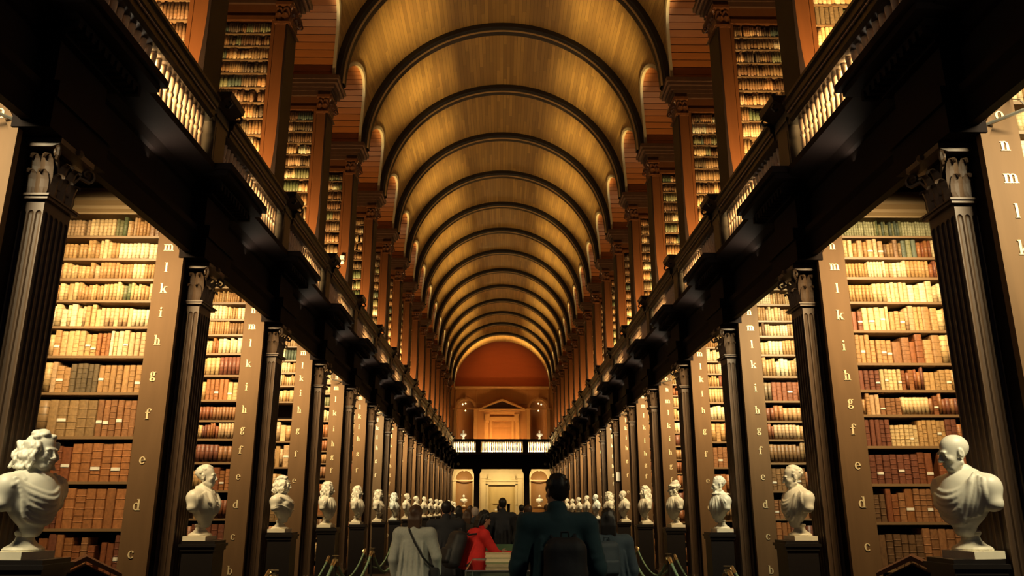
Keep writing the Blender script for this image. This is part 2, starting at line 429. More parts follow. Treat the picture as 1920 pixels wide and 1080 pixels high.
# alcove (cross) vaults: separate planks, and a pale moulding round every lunette
NPK = 26
def lun_x(z): return math.sqrt(max(0.01, RV * RV - z * z))
plank_me = {}
for s in (-1, 1):
    for i in range(NPK):
        f0 = PI * i / NPK; f1 = PI * (i + 1) / NPK; g = .007
        m = MB()
        ro, ri = RT + .04, RT + (.0 if i % 2 else .004)
        a, b = f0 + g / RT, f1 - g / RT
        xi0, xi1 = lun_x(RT * math.sin(a)) - .01, lun_x(RT * math.sin(b)) - .01
        q = []
        for r in (ri, ro):
            for an, xi in ((a, xi0), (b, xi1)):
                for x in (xi, XW): q.append((x, -r * math.cos(an), r * math.sin(an)))
        m.add(q, [(0, 1, 3, 2), (4, 6, 7, 5), (0, 4, 5, 1), (2, 3, 7, 6), (0, 2, 6, 4), (1, 5, 7, 3)])
        plank_me[s, i] = m
def arch_mesh(s):
    m = MB(); vs = []; n = 36
    prof = [(-.045, -.03), (.02, -.03), (.045, .0), (.045, .03), (.02, .05), (-.045, .05)]   # (radial outward from opening, along x towards nave)
    for i in range(n + 1):
        f = PI * i / n
        for rr, dx in prof:
            r = RT + rr; z = r * math.sin(f); vs.append((lun_x(min(z, RV - .1)) - dx * .8, -r * math.cos(f), z))
    p = len(prof)
    fs = [(i * p + j, i * p + (j + 1) % p, (i + 1) * p + (j + 1) % p, (i + 1) * p + j) for i in range(n) for j in range(p)]
    m.add(vs, fs); return m.mesh('arch_moulding', ARCH, s)
for s in (-1, 1):
    am = arch_mesh(s); cache = {}
    backing = MB()
    vsb = []
    for i in range(25):
        f = PI * i / 24
        for x in (lun_x((RT + .05) * math.sin(f)) , XW): vsb.append((x, -(RT + .05) * math.cos(f), (RT + .05) * math.sin(f)))
    backing.add(vsb, [(2 * i, 2 * i + 1, 2 * i + 3, 2 * i + 2) for i in range(24)])
    bme = backing.mesh('alcove_lining', DARK, s)
    for k in range(0, NK):
        yc = YK(k) + BAY / 2
        obj('arch_moulding', am, ceiling, (0, yc, 0)); obj('alcove_lining', bme, ceiling, (0, yc, 0))
        single = range(NPK // 2, NPK) if 2 <= k <= 7 else ()
        rest = MB()
        for i in range(NPK):
            if i in single:
                if i not in cache: cache[i] = plank_me[s, i].mesh('plank', PLANK, s)
                obj('plank', cache[i], ceiling, (0, yc, 0))
            else: rest.add(plank_me[s, i].v, plank_me[s, i].f)
        kk = 'half' if single else 'all'
        if kk not in cache: cache[kk] = rest.mesh('alcove_planking', PLANK, s)
        obj('alcove_planking', cache[kk], ceiling, (0, yc, 0), kind='stuff')

# entablature + gallery floor, one run per side, broken forward over every pier
ENT = [(3.60, 2.80), (3.52, 2.80), (3.52, 3.00), (3.48, 3.05), (3.48, 3.12), (3.63, 3.14), (3.63, 3.52), (3.56, 3.55), (3.50, 3.62), (3.36, 3.66), (3.26, 3.69), (3.26, 3.77), (XW, 3.77), (XW, 3.60), (3.60, 3.60)]
trims = {}
for s in (-1, 1):
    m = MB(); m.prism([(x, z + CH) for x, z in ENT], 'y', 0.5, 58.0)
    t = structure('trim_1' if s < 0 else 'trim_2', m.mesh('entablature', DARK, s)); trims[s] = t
    t['label'] = 'dark moulded entablature and gallery floor along the %s side of the nave' % SIDE[s]
    m = MB()
    for x0, hy, z0, z1 in ((3.37, .42, 2.74, 2.98), (3.34, .44, 2.98, 3.12), (3.43, .37, 3.12, 3.50), (3.36, .44, 3.50, 3.57), (3.24, .55, 3.57, 3.64), (3.12, .66, 3.64, 3.70), (3.07, .70, 3.70, 3.775)):
        m.box(x0, 3.66, -hy, hy, z0 + CH, z1 + CH)
    for q in range(-5, 6): m.box(3.22, 3.36, q * .1 - .025, q * .1 + .025, 3.57 + CH - .05, 3.60 + CH)   # dentils
    bm_ = m.mesh('cornice_block', DARK, s)
    for k in range(NK): obj('cornice_block', bm_, t, (0, YK(k), 0))
    for k, txt in ((0, 'BIBLIOTHECA'), (1, 'CATALOGUM')) if s < 0 else ():
        cu = bpy.data.curves.new('inscription', 'FONT'); cu.body = txt; cu.size = .19; cu.extrude = .004; cu.align_x = 'CENTER'; cu.align_y = 'CENTER'; cu.space_character = 1.05
        cu.materials.append(GILTDIM)
        o = obj('inscription', cu, t, (-3.622, YK(k) + BAY / 2 - .05, CH + 3.33), (PI / 2, 0, PI / 2), kind='structure')

# ------------------------------------------------------------------ serif letters for the shelf marks
def glyphs():
    S, T = .25, .09
    def ring(cx, cy, rx, ry, a0, a1, thick=S, thin=T, n=14):
        polys = []
        prev = None
        for i in range(n + 1):
            a = R(a0 + (a1 - a0) * i / n); wd = thin + (thick - thin) * abs(math.cos(a)) ** 1.3
            o = (cx + rx * math.cos(a), cy + ry * math.sin(a)); q = (cx + (rx - wd) * math.cos(a), cy + (ry - min(wd, .14)) * math.sin(a))
            if prev: polys.append([prev[0], o, q, prev[1]])
            prev = (o, q)
        return polys
    def rc(x0, x1, y0, y1): return [[(x0, y0), (x1, y0), (x1, y1), (x0, y1)]]
    def stem(x, h): return rc(x, x + S, 0, h) + rc(x - .12, x + S + .12, 0, .07) + rc(x - .12, x + S * .5, h - .09, h)
    def arch(x): return ring(x + S + .10, .58, .40, .44, 0, 165) + rc(x + S + .25, x + S + .50, 0, .6) + rc(x + S + .14, x + S + .62, 0, .07)
    g = {}
    g['l'] = stem(0, 1.5)
    g['i'] = stem(0, 1.0) + ring(.125, 1.36, .15, .15, 0, 360, .15, .15)
    g['n'] = stem(0, 1.0) + arch(0)
    g['h'] = stem(0, 1.5) + arch(0)
    g['m'] = stem(0, 1.0) + arch(0) + arch(.5)
    g['k'] = stem(0, 1.5) + [[(.2, .42), (.62, .96), (.78, .96), (.32, .38)], [(.34, .6), (.5, .68), (.92, .04), (.6, .04)]] + rc(.5, .95, .92, 1.0) + rc(.5, 1.02, 0, .07)
    g['o'] = ring(.42, .5, .44, .52, 0, 360)
    g['c'] = ring(.42, .5, .44, .52, 48, 318) + ring(.66, .80, .11, .11, 0, 360, .11, .11)
    g['e'] = ring(.42, .5, .44, .52, -5, 318) + rc(.15, .82, .46, .55)
    g['d'] = ring(.40, .5, .42, .52, 30, 335) + rc(.60, .85, 0, 1.5) + rc(.46, .7, 1.41, 1.5) + rc(.7, .98, 0, .08)
    g['b'] = rc(0, .25, 0, 1.5) + rc(-.12, .12, 1.41, 1.5) + ring(.42, .5, .42, .52, -150, 150)
    g['f'] = rc(.12, .37, 0, 1.2) + rc(-.02, .52, 0, .07) + rc(-.06, .58, .9, 1.0) + ring(.46, 1.16, .34, .36, 40, 180) + ring(.68, 1.34, .11, .11, 0, 360, .11, .11)
    g['g'] = ring(.36, .64, .34, .36, 0, 360) + ring(.38, -.14, .42, .28, 0, 360) + rc(.62, .84, .86, .98) + [[(.08, .34), (.2, .36), (.22, .02), (.06, .1)]]
    out = {}
    for ch, polys in g.items():
        m = MB(); u = .075
        xs = [p[0] for q in polys for p in q]; cx = (min(xs) + max(xs)) / 2
        for q in polys: m.prism([((x - cx) * u, y * u) for x, y in q], 'y', -.006, 0)
        out[ch] = m.mesh('letter', GILT)
    return out
GLYPH = glyphs()

# ------------------------------------------------------------------ Corinthian capitals and fluted pilasters (built around one pier, nave side = -x before mirroring)
def leaf(m, base, out, up, w, h, curl, mi=0):
    """acanthus leaf: strip rising along up, leaning out, tip curling over"""
    base = Vector(base); out = Vector(out).normalized(); up = Vector(up); side = out.cross(up).normalized()
    rows = [(0, .0, .75), (.3, .10, 1.0), (.6, .16, .95), (.82, .34, .8), (.95, .62, .55), (.90, .86, .3), (.78, .95, .12)]
    vs = []
    for t, o, ww in rows:
        c = base + up * (t * h) + out * (o * curl)
        for q, dz in ((-1, 0), (-.5, .012), (0, .022), (.5, .012), (1, 0)): vs.append(c + side * (q * w / 2 * ww) + out * dz)
    n = 5; fs = [(j * n + i, j * n + i + 1, (j + 1) * n + i + 1, (j + 1) * n + i) for j in range(len(rows) - 1) for i in range(n - 1)]
    m.add(vs, fs, mi)
def capital(x0, x1, hy, z0, h):
    """x0 = nave face, x1 = case face"""
    m = MB(); U = (0, 0, 1)
    m.box(x0 + .03, x1, -hy + .03, hy - .03, z0, z0 + h * .86, 1)
    m.box(x0 - .035, x1, -hy - .035, hy + .035, z0 - .035, z0)                     # necking
    m.box(x0 - .05, x1, -hy - .05, hy + .05, z0 - .012, z0 + .004)
    m.prism([(x0 - .02, z0 + h * .84), (x0 - .09, z0 + h * .90), (x0 - .09, z0 + h), (x1, z0 + h), (x1, z0 + h * .84)], 'y', -hy - .07, hy + .07)
    W = 2 * hy
    for i in range(3): leaf(m, (x0, -hy + W * (i + .5) / 3, z0), (-1, 0, 0), U, W / 3 * 1.0, h * .46, .07)
    for i in range(2): leaf(m, (x0 - .005, -hy + W * (i + 1) / 3, z0 + h * .2), (-1, 0, 0), U, W / 3 * 1.0, h * .5, .09)
    D = x1 - x0
    for sy in (-1, 1):
        for i in range(2): leaf(m, (x0 + D * (i + .5) / 2, sy * hy, z0), (0, sy, 0), U, D / 2 * 1.2, h * .48, .05)
        for q in (.18, .72): leaf(m, (x0 + D * q, sy * (hy - .012), z0 + h * .16), (0, sy, 0), U, D * .62, h * .62, .06)
        pts = []                                                                   # corner volute
        for t in range(15):
            a = t / 14 * 2.2 * PI; r = .060 * (1 - t / 17)
            pts.append((x0 - .055 - r * math.cos(a - 1.2) * .7, sy * (hy + .045 + r * math.cos(a - 1.2) * .7), z0 + h * .76 + r * math.sin(a - 1.2)))
        m.tube([(x0 - .01, sy * hy * .55, z0 + h * .45), (x0 - .03, sy * hy * .9, z0 + h * .66)] + pts, .016, 5)
    m.lathe([(.03, 0), (.045, .02), (.03, .05)], 8, x0 - .09, 0, z0 + h * .9)
    return m
def fluted(x0, x1, hy, z0, z1, nfront=5, nside=3, zt=.10):
    """shaft with rounded flutes on three sides"""
    W = 2 * hy; D = x1 - x0
    pf = W / nfront * .96; ps = D / nside * .96
    def outline(z):
        e0 = min(max((z - (z0 + zt)) / .03, 0), 1); e1 = min(max(((z1 - zt) - z) / .03, 0), 1)
        g = math.sqrt(max(0, 1 - (1 - min(e0, e1)) ** 2))
        pts = []
        def side(ax, ay, bx, by, nx, ny, n, pitch, margin):
            L = math.hypot(bx - ax, by - ay); ux, uy = (bx - ax) / L, (by - ay) / L
            for i in range(n):
                c = L * 0.5 + (i - (n - 1) / 2) * pitch; r = pitch * .40 * g
                for a in (0, .25, .5, .75, 1):
                    t = c - r * math.cos(PI * a); d = r * math.sin(PI * a) * .75
                    pts.append((ax + ux * t + nx * d, ay + uy * t + ny * d))
        pts.append((x1, -hy)); side(x1, -hy, x0, -hy, 0, 1, nside, ps, 0); pts.append((x0, -hy))
        side(x0, -hy, x0, hy, 1, 0, nfront, pf, 0); pts.append((x0, hy)); side(x0, hy, x1, hy, 0, -1, nside, ps, 0); pts.append((x1, hy))
        return pts
    zs = [z0, z0 + zt - .001] + [z0 + zt + .03 * q for q in (.0, .1, .35, .7, 1)] + [z1 - zt - .03 * q for q in (1, .7, .35, .1, 0)] + [z1 - zt + .001, z1]
    rings = [[(x, y, z) for x, y in outline(z)] for z in zs]
    n = len(rings[0]); m = MB(); vs = [p for r in rings for p in r]
    fs = [(j * n + i, j * n + (i + 1) % n, (j + 1) * n + (i + 1) % n, (j + 1) * n + i) for j in range(len(zs) - 1) for i in range(n)]
    m.add(vs, fs); return m

# ------------------------------------------------------------------ lower bookcases
ROWS_L = [('a', -1.48), ('b', -1.10), ('c', -.67), ('d', -.194), ('e', .279), ('f', .746), ('g', 1.217), ('h', 1.62), ('i', 1.95), ('k', 2.25), ('l', 2.50), ('m', 2.74), ('', 3.01)]
ROWS_R = [('a', -1.48), ('b', -1.05), ('c', -.60), ('d', -.13), ('e', .26), ('f', .655), ('g', .99), ('h', 1.26), ('i', 1.56), ('k', 1.93), ('l', 2.26), ('m', 2.55), ('n', 2.79), ('', 3.05)]
ROWS_O = [('a', -1.48), ('b', -1.08), ('c', -.68), ('d', -.27), ('e', .10), ('f', .45), ('g', .78), ('h', 1.08), ('i', 1.38), ('k', 1.68), ('l', 1.97), ('m', 2.25), ('n', 2.52), ('o', 2.78), ('', 3.03)]
def rows_for(s, k):
    if s < 0: return ROWS_L if k in (0, 1, 3, 5, 6, 8, 11, 14) else ROWS_R
    if k in (0, 4, 9): return ROWS_O
    return ROWS_L if k in (3, 6, 10, 12) else ROWS_R
XS0, XS1 = 3.93, 6.06           # shelf run
ZTOP = 3.28                     # head of the top row
HY = .375                       # half thickness of a stall
XO = 3.63                       # stall end, origin of the thing
cases = {}
for s in (-1, 1):
    org = (XO, 0, 0)
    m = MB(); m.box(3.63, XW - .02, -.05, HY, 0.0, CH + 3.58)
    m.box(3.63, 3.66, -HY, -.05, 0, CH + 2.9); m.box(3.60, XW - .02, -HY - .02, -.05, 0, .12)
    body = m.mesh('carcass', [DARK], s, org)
    m = MB(); m.prism([(3.66, .12), (3.93, .12), (3.93, CH + 3.3), (3.66, CH + 3.3)], 'y', -HY, -HY + .03); stile = m.mesh('lettered_stile', STILE, s, org)
    m = MB(); m.prism([(3.612, .12), (3.665, .12), (3.665, CH + 2.70), (3.74, CH + 2.84), (3.70, CH + 2.88), (3.612, CH + 2.74)], 'y', -HY - .03, -HY + .03); jamb = m.mesh('edge_moulding', STILE, s, org)
    m = MB(); m.prism([(-HY - .01, 3.29), (-HY - .05, 3.32), (-HY - .05, 3.36), (-HY - .10, 3.40), (-HY - .10, 3.44), (-HY - .02, 3.46), (-HY - .02, 3.59), (-.05, 3.59), (-.05, 3.27), (-HY - .01, 3.27)], 'x', 3.64, XW - .02)
    for i, v in enumerate(m.v): m.v[i] = (v[0], v[1], v[2] + CH)
    cornice = m.mesh('cornice', CORN, s, org)
    m = MB(); m.box(XS0 - .02, XS1, -HY + .004, -.05, -.028, 0.0); shelf = m.mesh('shelf', SHELF, s, org)
    pil = fluted(3.46, 3.64, .18, .34, CH + 2.27).mesh('pilaster', PIL, s, org)
    m = MB()
    for e, z0, z1 in ((.05, 0, .22), (.035, .22, .27), (.045, .27, .31), (.015, .31, .345)): m.box(3.46 - e, 3.64, -.18 - e, .18 + e, z0, z1)
    pbase = m.mesh('pilaster_base', PIL, s, org)
    cap = capital(3.46, 3.64, .18, CH + 2.285, .45).mesh('capital', [PIL, DARK], s, org)
    # slim picture lamp on a bracket in front of the stile head
    m = MB(); m.tube([(3.67, -.40, 2.81 + CH), (3.86, -.64, 2.83 + CH)], .014, 6, 0); m.tube([(3.85, -.62, 2.835 + CH), (3.86, -.55, 2.93 + CH), (3.90, -.50, 2.97 + CH), (3.90, -HY + .01, 3.05 + CH)], .006, 5, 0)
    lampm = m.mesh('picture_lamp', [mat('lamp_metal', (.5, .47, .40), .3, .05, 10, metallic=.6)], s, org)
    for k in range(NK):
        rows = rows_for(s, k)
        ls = [r[0] for r in rows if r[0]]
        name = {0: 'nearest', 1: 'second', 2: 'third'}.get(k, nth(k + 1))
        t = thing('bookcase', 'tall dark oak bookcase with fluted end, %s from the camera along the %s wall' % (name, SIDE[s]), 'bookcase', (s * XO, YK(k), 0), 0, 'lower bookcases on the %s' % SIDE[s])
        cases[s, k] = t
        obj('carcass', body, t); st = obj('lettered_stile', stile, t); obj('edge_moulding', jamb, t); obj('cornice', cornice, t)
        for _, z in rows: obj('shelf', shelf, t, (0, 0, z + CH))
        p = obj('pilaster', pil, t); obj('capital', cap, p); obj('pilaster_base', pbase, p)
        if k in (0, 4, 6, 9): obj('picture_lamp', lampm, t)
        if k <= 9:
            for i, (ch, z) in enumerate(rows):
                if not ch or ch not in GLYPH: continue
                zt = rows[i + 1][1] if i + 1 < len(rows) else ZTOP
                obj('letter', GLYPH[ch], st, (s * (3.80 - XO), -HY - .0005, z + (zt - z) * .45 + CH - .03))

# ------------------------------------------------------------------ gallery bookcases
ZG = 3.77
UROWS = [3.90, 4.30, 4.66, 5.0, 5.33, 5.65, 5.96, 6.26, 6.55, 6.83, 7.10, 7.36, 7.62, 7.87]
UTOP = 8.10
UHY = .23
XU = 3.76
for s in (-1, 1):
    org = (XU, 0, 0)
    m = MB(); m.box(3.90, XW - .02, 0, UHY, ZG + CH, CH + 8.45); m.box(3.90, 3.93, -UHY, 0, ZG + CH, CH + 8.45); m.box(3.93, XW - .02, -UHY + .01, 0, CH + UTOP + .02, CH + 8.45)
    body = m.mesh('carcass', UPPER, s, org)
    m = MB(); m.box(3.935, 3.99, -UHY - .005, -UHY + .03, ZG + CH, CH + 8.2); fr = m.mesh('front_stile', UPPER, s, org)
    m = MB(); m.box(3.98, XW - .03, -UHY + .004, 0, -.022, 0); sh = m.mesh('shelf', SHELF, s, org)
    m = MB(); m.box(3.72, 3.915, -UHY - .03, UHY + .03, CH + ZG, CH + 8.05); m.box(3.705, 3.915, -UHY - .045, UHY + .045, CH + ZG, CH + 3.99); pl = m.mesh('end_pilaster', UPPER, s, org)
    # nave-side lining of the pilaster, flaring out at its foot
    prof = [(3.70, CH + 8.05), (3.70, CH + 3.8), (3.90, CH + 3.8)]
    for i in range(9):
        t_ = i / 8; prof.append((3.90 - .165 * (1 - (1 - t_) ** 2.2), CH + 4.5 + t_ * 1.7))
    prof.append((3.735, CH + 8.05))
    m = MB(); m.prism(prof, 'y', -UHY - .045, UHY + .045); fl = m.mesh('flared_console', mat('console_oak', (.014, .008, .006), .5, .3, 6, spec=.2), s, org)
    cp = capital(3.71, 3.93, .25, CH + 8.06, .38).mesh('capital', [UPPER, DARK], s, org)
    m = MB()
    for x0, hy, z0, z1 in ((3.66, .27, 8.44, 8.54), (3.64, .29, 8.54, 8.62), (3.58, .31, 8.62, 8.70), (3.52, .36, 8.70, 8.77), (3.48, .40, 8.77, 8.86)): m.box(x0, XW - .02, -hy, hy, z0 + CH, z1 + CH)
    en = m.mesh('entablature_block', UPDARK, s, org)
    m = MB(); m.box(3.95, XW - .03, -UHY - .02, -UHY + .01, CH + UTOP + .02, CH + UTOP + .10); hd = m.mesh('head_moulding', UPPER, s, org)
    for k in range(NK):
        t = thing('gallery_bookcase', 'gallery level oak bookcase with carved capital, %s from the camera on the %s' % (nth(k + 1), SIDE[s]), 'bookcase', (s * XU, YK(k), 0), 0, 'gallery bookcases on the %s' % SIDE[s])
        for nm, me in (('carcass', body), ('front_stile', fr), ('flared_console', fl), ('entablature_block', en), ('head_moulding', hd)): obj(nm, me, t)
        p = obj('end_pilaster', pl, t); obj('capital', cp, p)
        for z in UROWS: obj('shelf', sh, t, (0, 0, z + CH))

# ------------------------------------------------------------------ gallery railings
BPROF = [(.034, 0), (.034, .03), (.026, .04), (.030, .06), (.036, .12), (.036, .20), (.028, .32), (.021, .40), (.021, .42), (.033, .435), (.033, .455), (.020, .47), (.024, .50), (.030, .55), (.034, .60), (.036, .62), (.036, .65)]
m = MB(); m.lathe(BPROF, 10); bal_me = m.mesh('baluster', BALU, smooth=True)
for s in (-1, 1):
    org = (3.62, 0, ZG + CH)
    L = BAY / 2 - .28
    m = MB(); m.box(3.50, 3.74, -L, L, CH + 3.77, CH + 3.86); m.box(3.52, 3.72, -L, L, CH + 3.86, CH + 3.90); plinth = m.mesh('plinth', RAIL, s, org)
    hp = [(3.54, 4.55), (3.50, 4.58), (3.50, 4.66), (3.46, 4.69), (3.46, 4.76), (3.43, 4.78), (3.43, 4.82), (3.81, 4.82), (3.81, 4.78), (3.74, 4.66), (3.74, 4.58), (3.70, 4.55)]
    m = MB(); m.prism([(x, z + CH) for x, z in hp], 'y', -L, L); hand = m.mesh('handrail', RAIL, s, org)
    m = MB()
    n = 46
    m.tube([(3.485 + .006 * math.cos(i * PI), -L + 2 * L * i / n, CH + 4.665 + .010 * math.cos(i * PI)) for i in range(n + 1)], .011, 5); carv = m.mesh('carved_moulding', CARVED, s, org)
    m = MB(); m.box(3.51, 3.69, -.185, .185, CH + 3.77, CH + 4.66); m.box(3.49, 3.69, -.205, .205, CH + 4.62, CH + 4.66); m.box(3.52, 3.69, -.279, .279, CH + 4.56, CH + 4.80); m.box(3.52, 3.69, -.279, .279, CH + 3.78, CH + 3.90)
    m.box(3.505, 3.69, -.15, .15, CH + 4.0, CH + 4.5)
    post = m.mesh('newel_post', mat('newel_oak', (.045, .036, .025), .4, .3, 6, (2, 2, .3)), s, org)
    m = MB(); m.box(3.53, 3.69, -.17, .17, CH + 4.66, CH + 4.78); m.prism([(3.50, 4.78 + CH), (3.34, 4.86 + CH), (3.32, 4.93 + CH), (3.69, 4.93 + CH), (3.69, 4.86 + CH), (3.69, 4.78 + CH)], 'y', -.25, .25)
    for y in (-.2, .2): m.tube([(3.36, y, CH + 4.83), (3.33, y, CH + 4.78), (3.36, y, CH + 4.74), (3.40, y, CH + 4.76)], .018, 5)
    pcap = m.mesh('newel_cap', RAIL, s, org)
    nb = 21; ys = [-L + 2 * L * (i + .5) / nb for i in range(nb)]
    m = MB()
    for y in ys: m.lathe(BPROF, 7, 0, y, .13)
    row = m.mesh('baluster_row', BALU, s, smooth=True)
    for k in range(NK - 1):
        t = thing('gallery_railing', 'dark gallery balustrade bay with turned balusters, %s from the camera on the %s' % (nth(k + 1), SIDE[s]), 'railing', (s * 3.62, YK(k) + BAY / 2, ZG + CH), 0, 'gallery railings on the %s' % SIDE[s])
        obj('plinth', plinth, t); obj('handrail', hand, t); obj('carved_moulding', carv, t)
        np_ = obj('newel_post', post, t, (0, BAY / 2, 0)); obj('newel_cap', pcap, np_)
        if k <= 5:
            for y in ys: obj('baluster', bal_me, t, (0, y, .13))
        else: obj('baluster_row', row, t, kind='stuff')
# ================================================================== BOOKS
REDS = [(.24, .085, .03), (.28, .11, .035), (.20, .065, .025), (.32, .13, .045), (.16, .055, .03), (.26, .12, .05)]
TANS = [(.42, .25, .10), (.50, .33, .15), (.36, .20, .08), (.46, .30, .16), (.55, .40, .20), (.40, .22, .09)]
CREAMS = [(.66, .54, .34), (.72, .60, .40), (.60, .48, .28), (.58, .42, .22)]
DARKS = [(.13, .09, .045), (.17, .11, .055), (.11, .075, .045)]
GREENS = [(.10, .12, .055), (.16, .16, .075), (.08, .10, .07), (.20, .19, .09)]
BROWNS = [(.17, .09, .04), (.22, .12, .05), (.14, .075, .035), (.26, .16, .07)]
CNAME = [('reddish brown', REDS), ('tan', TANS), ('cream', CREAMS), ('dark brown', DARKS), ('olive green', GREENS), ('brown', BROWNS)]
PALS = dict(CNAME)
def pick_pal(zp, upper):
    if upper:
        t = (zp - 3.9) / 4.2
        return RNG.choice(['brown', 'olive green', 'tan', 'dark brown', 'cream'], p=[.30, .22, .30 - .15 * t, .06 + .20 * t, .12 - .05 * t])
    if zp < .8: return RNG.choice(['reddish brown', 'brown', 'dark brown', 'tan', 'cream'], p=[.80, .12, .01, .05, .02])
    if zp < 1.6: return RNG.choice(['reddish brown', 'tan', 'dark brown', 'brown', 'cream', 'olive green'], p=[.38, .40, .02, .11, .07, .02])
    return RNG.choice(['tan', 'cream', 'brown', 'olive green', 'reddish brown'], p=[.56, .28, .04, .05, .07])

specs = []   # dicts: s,k,upper,row,x0(inner edge),w,h,d,yf,zp,color name,color,label?
def fill(s, k, upper, rows, ztop, x0, x1, yf, wide):
    for ri, (ch, z) in enumerate(rows):
        zt = rows[ri + 1][1] if ri + 1 < len(rows) else ztop
        H = zt - z - .028
        x = x0 + .006; n = 0; run = 0
        if not upper and s < 0 and k == 3 and ch == 'h': continue        # the empty shelf
        while x < x1:
            if run <= 0:
                run = int(RNG.integers(2, 8)); pal = pick_pal(z, upper); base = PALS[pal][int(RNG.integers(len(PALS[pal])))]
                hh = H * RNG.uniform(.70, .93); bw = H * RNG.uniform(.15, .24) * wide; bw = min(max(bw, .028), .115)
                if not upper and s > 0 and k == 1 and ch == '' : hh = H * .86; bw = .030; pal = 'olive green'; base = (.34, .33, .20)
                if not upper and s < 0 and k == 1 and ch == 'i' and 4.52 < x < 4.72: run = 5; pal = 'cream'; base = (.80, .74, .56); hh = H * .9; bw = .062
                if not upper and s < 0 and k == 1 and ch == 'g' and 4.28 < x < 4.5: run = 5; pal = 'dark brown'; base = (.12, .085, .045)
                sameset = RNG.random() < .65
            run -= 1
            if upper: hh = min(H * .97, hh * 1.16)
            bw_ = bw * RNG.uniform(.94, 1.06) if sameset else bw * RNG.uniform(.7, 1.35)
            h_ = hh * RNG.uniform(.985, 1.012) if sameset else H * RNG.uniform(.68, .96)
            if x + bw_ > x1: break
            j = RNG.uniform(.86, 1.14)
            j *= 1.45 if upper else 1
            c = tuple(min(.9, q * j) for q in (base if sameset else PALS[pal][int(RNG.integers(len(PALS[pal])))]))
            n += 1
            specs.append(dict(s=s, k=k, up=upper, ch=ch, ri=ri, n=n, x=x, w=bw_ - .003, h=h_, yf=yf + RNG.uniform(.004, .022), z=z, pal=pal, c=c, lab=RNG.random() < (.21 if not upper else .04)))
            x += bw_
            if RNG.random() < .012: x += bw_ * .8
for s in (-1, 1):
    for k in range(NK):
        far = 1.0 if k <= 3 else (1.25 if k < 8 else 1.8)
        fill(s, k, False, rows_for(s, k), ZTOP, XS0, 5.95 if k < 3 else 5.5, YK(k) - HY, far)
        ur = [('', z) for z in UROWS]
        fill(s, k, True, ur, UTOP, 4.0, 5.9 if k < 4 else 5.3, YK(k) - UHY, far)

def score(b):
    k = b['k']; Y = b['yf']; x = b['x'] + b['w'] / 2; z = b['z'] + b['h'] / 2
    p = R(15.75); zc = Y * math.cos(p) + z * math.sin(p); yc = z * math.cos(p) - Y * math.sin(p)
    px = 960 - 18 + b['s'] * x / zc * 1470; py = 540 - yc / zc * 1470
    if not (5 < px < 1915 and 5 < py < 1075): return 0
    if not b['up']:
        if k > 0 and x / Y > 3.44 / (YK(k - 1) + .2): return 0
        if z > .79 * x: return 0
    else:
        if x / Y > 3.70 / (YK(k - 1) + .27): return 0
        if z < 1.36 * x: return 0
    return b['w'] * b['h'] / zc ** 2
sc = np.array([score(b) for b in specs])
top = set(np.argsort(-sc)[:296].tolist())

def book_variant(nb):
    """unit book: x 0..1 wide, y 0 (spine) ..1 deep, z 0..1 tall; rounded spine with raised bands, page block between the boards"""
    m = MB(); arc = [(0, .10), (.06, .035), (.22, .006), (.5, 0), (.78, .006), (.94, .035), (1, .10)]
    out = arc + [(1, 1), (0, 1)]; n = len(out)
    vs = [(x, y, 0) for x, y in out] + [(x, y, 1) for x, y in out]
    m.add(vs, [(i, (i + 1) % n, n + (i + 1) % n, n + i) for i in range(n)] + [tuple(range(n))[::-1]], 0)
    inn = [(.1, .12), (.9, .12), (.9, .97), (.1, .97)]
    m.add([(x, y, .975) for x, y in inn], [(0, 1, 2, 3)], 1)
    # top rim: boards and cap
    rim = [(0, .1), (.1, .1), (.1, 1), (0, 1)]; m.add([(x, y, 1) for x, y in rim], [(0, 1, 2, 3)], 0)
    m.add([(1 - x, y, 1) for x, y in rim], [(3, 2, 1, 0)], 0)
    m.add([(x, y, 1) for x, y in arc] , [tuple(range(7))], 0)
    for b in range(nb):
        z = (b + 1) / (nb + 1)
        vs = []
        for zz, o in ((z - .014, 0), (z - .008, .014), (z + .008, .014), (z + .014, 0)):
            vs += [(.5 + (x - .5) * (1 + o), y - o, zz) for x, y in arc]
        m.add(vs, [(j * 7 + i, j * 7 + i + 1, (j + 1) * 7 + i + 1, (j + 1) * 7 + i) for j in range(3) for i in range(6)], 0)
    return m.mesh('book', [LEATHER, PAPER])
BV = [book_variant(n) for n in (0, 3, 4, 5, 5)]
m = MB(); m.prism([(.04, .02), (.2, -.018), (.5, -.026), (.8, -.018), (.96, .02)], 'z', 0, 1); SLAB = m.mesh('spine_label', WHITE)
for i in sorted(top):
    b = specs[i]; s = b['s']
    nm = {0: 'nearest', 1: 'second', 2: 'third', 3: 'fourth'}.get(b['k'], nth(b['k'] + 1))
    if b['up']:
        lab = '%s book, %s from the nave, shelf row %d up, %s %s gallery bookcase' % (b['pal'], nth(b['n']), b['ri'] + 1, nm, SIDE[s]); g = 'books in the gallery bookcases'
    else:
        shn = 'shelf %s' % b['ch'] if b['ch'] else 'top shelf'
        lab = '%s book on %s, %s from the lettered board, %s %s bookcase' % (b['pal'], shn, nth(b['n']), nm, SIDE[s]); g = 'leather books on the lower shelves'
    x = b['x'] if s > 0 else -(b['x'] + b['w'])
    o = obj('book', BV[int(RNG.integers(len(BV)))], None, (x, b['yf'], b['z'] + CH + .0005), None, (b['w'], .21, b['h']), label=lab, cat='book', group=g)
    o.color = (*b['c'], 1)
    if b['lab']:
        obj('spine_label', SLAB, o, (0, 0, RNG.uniform(.28, .45)), None, (1, 1, .085))
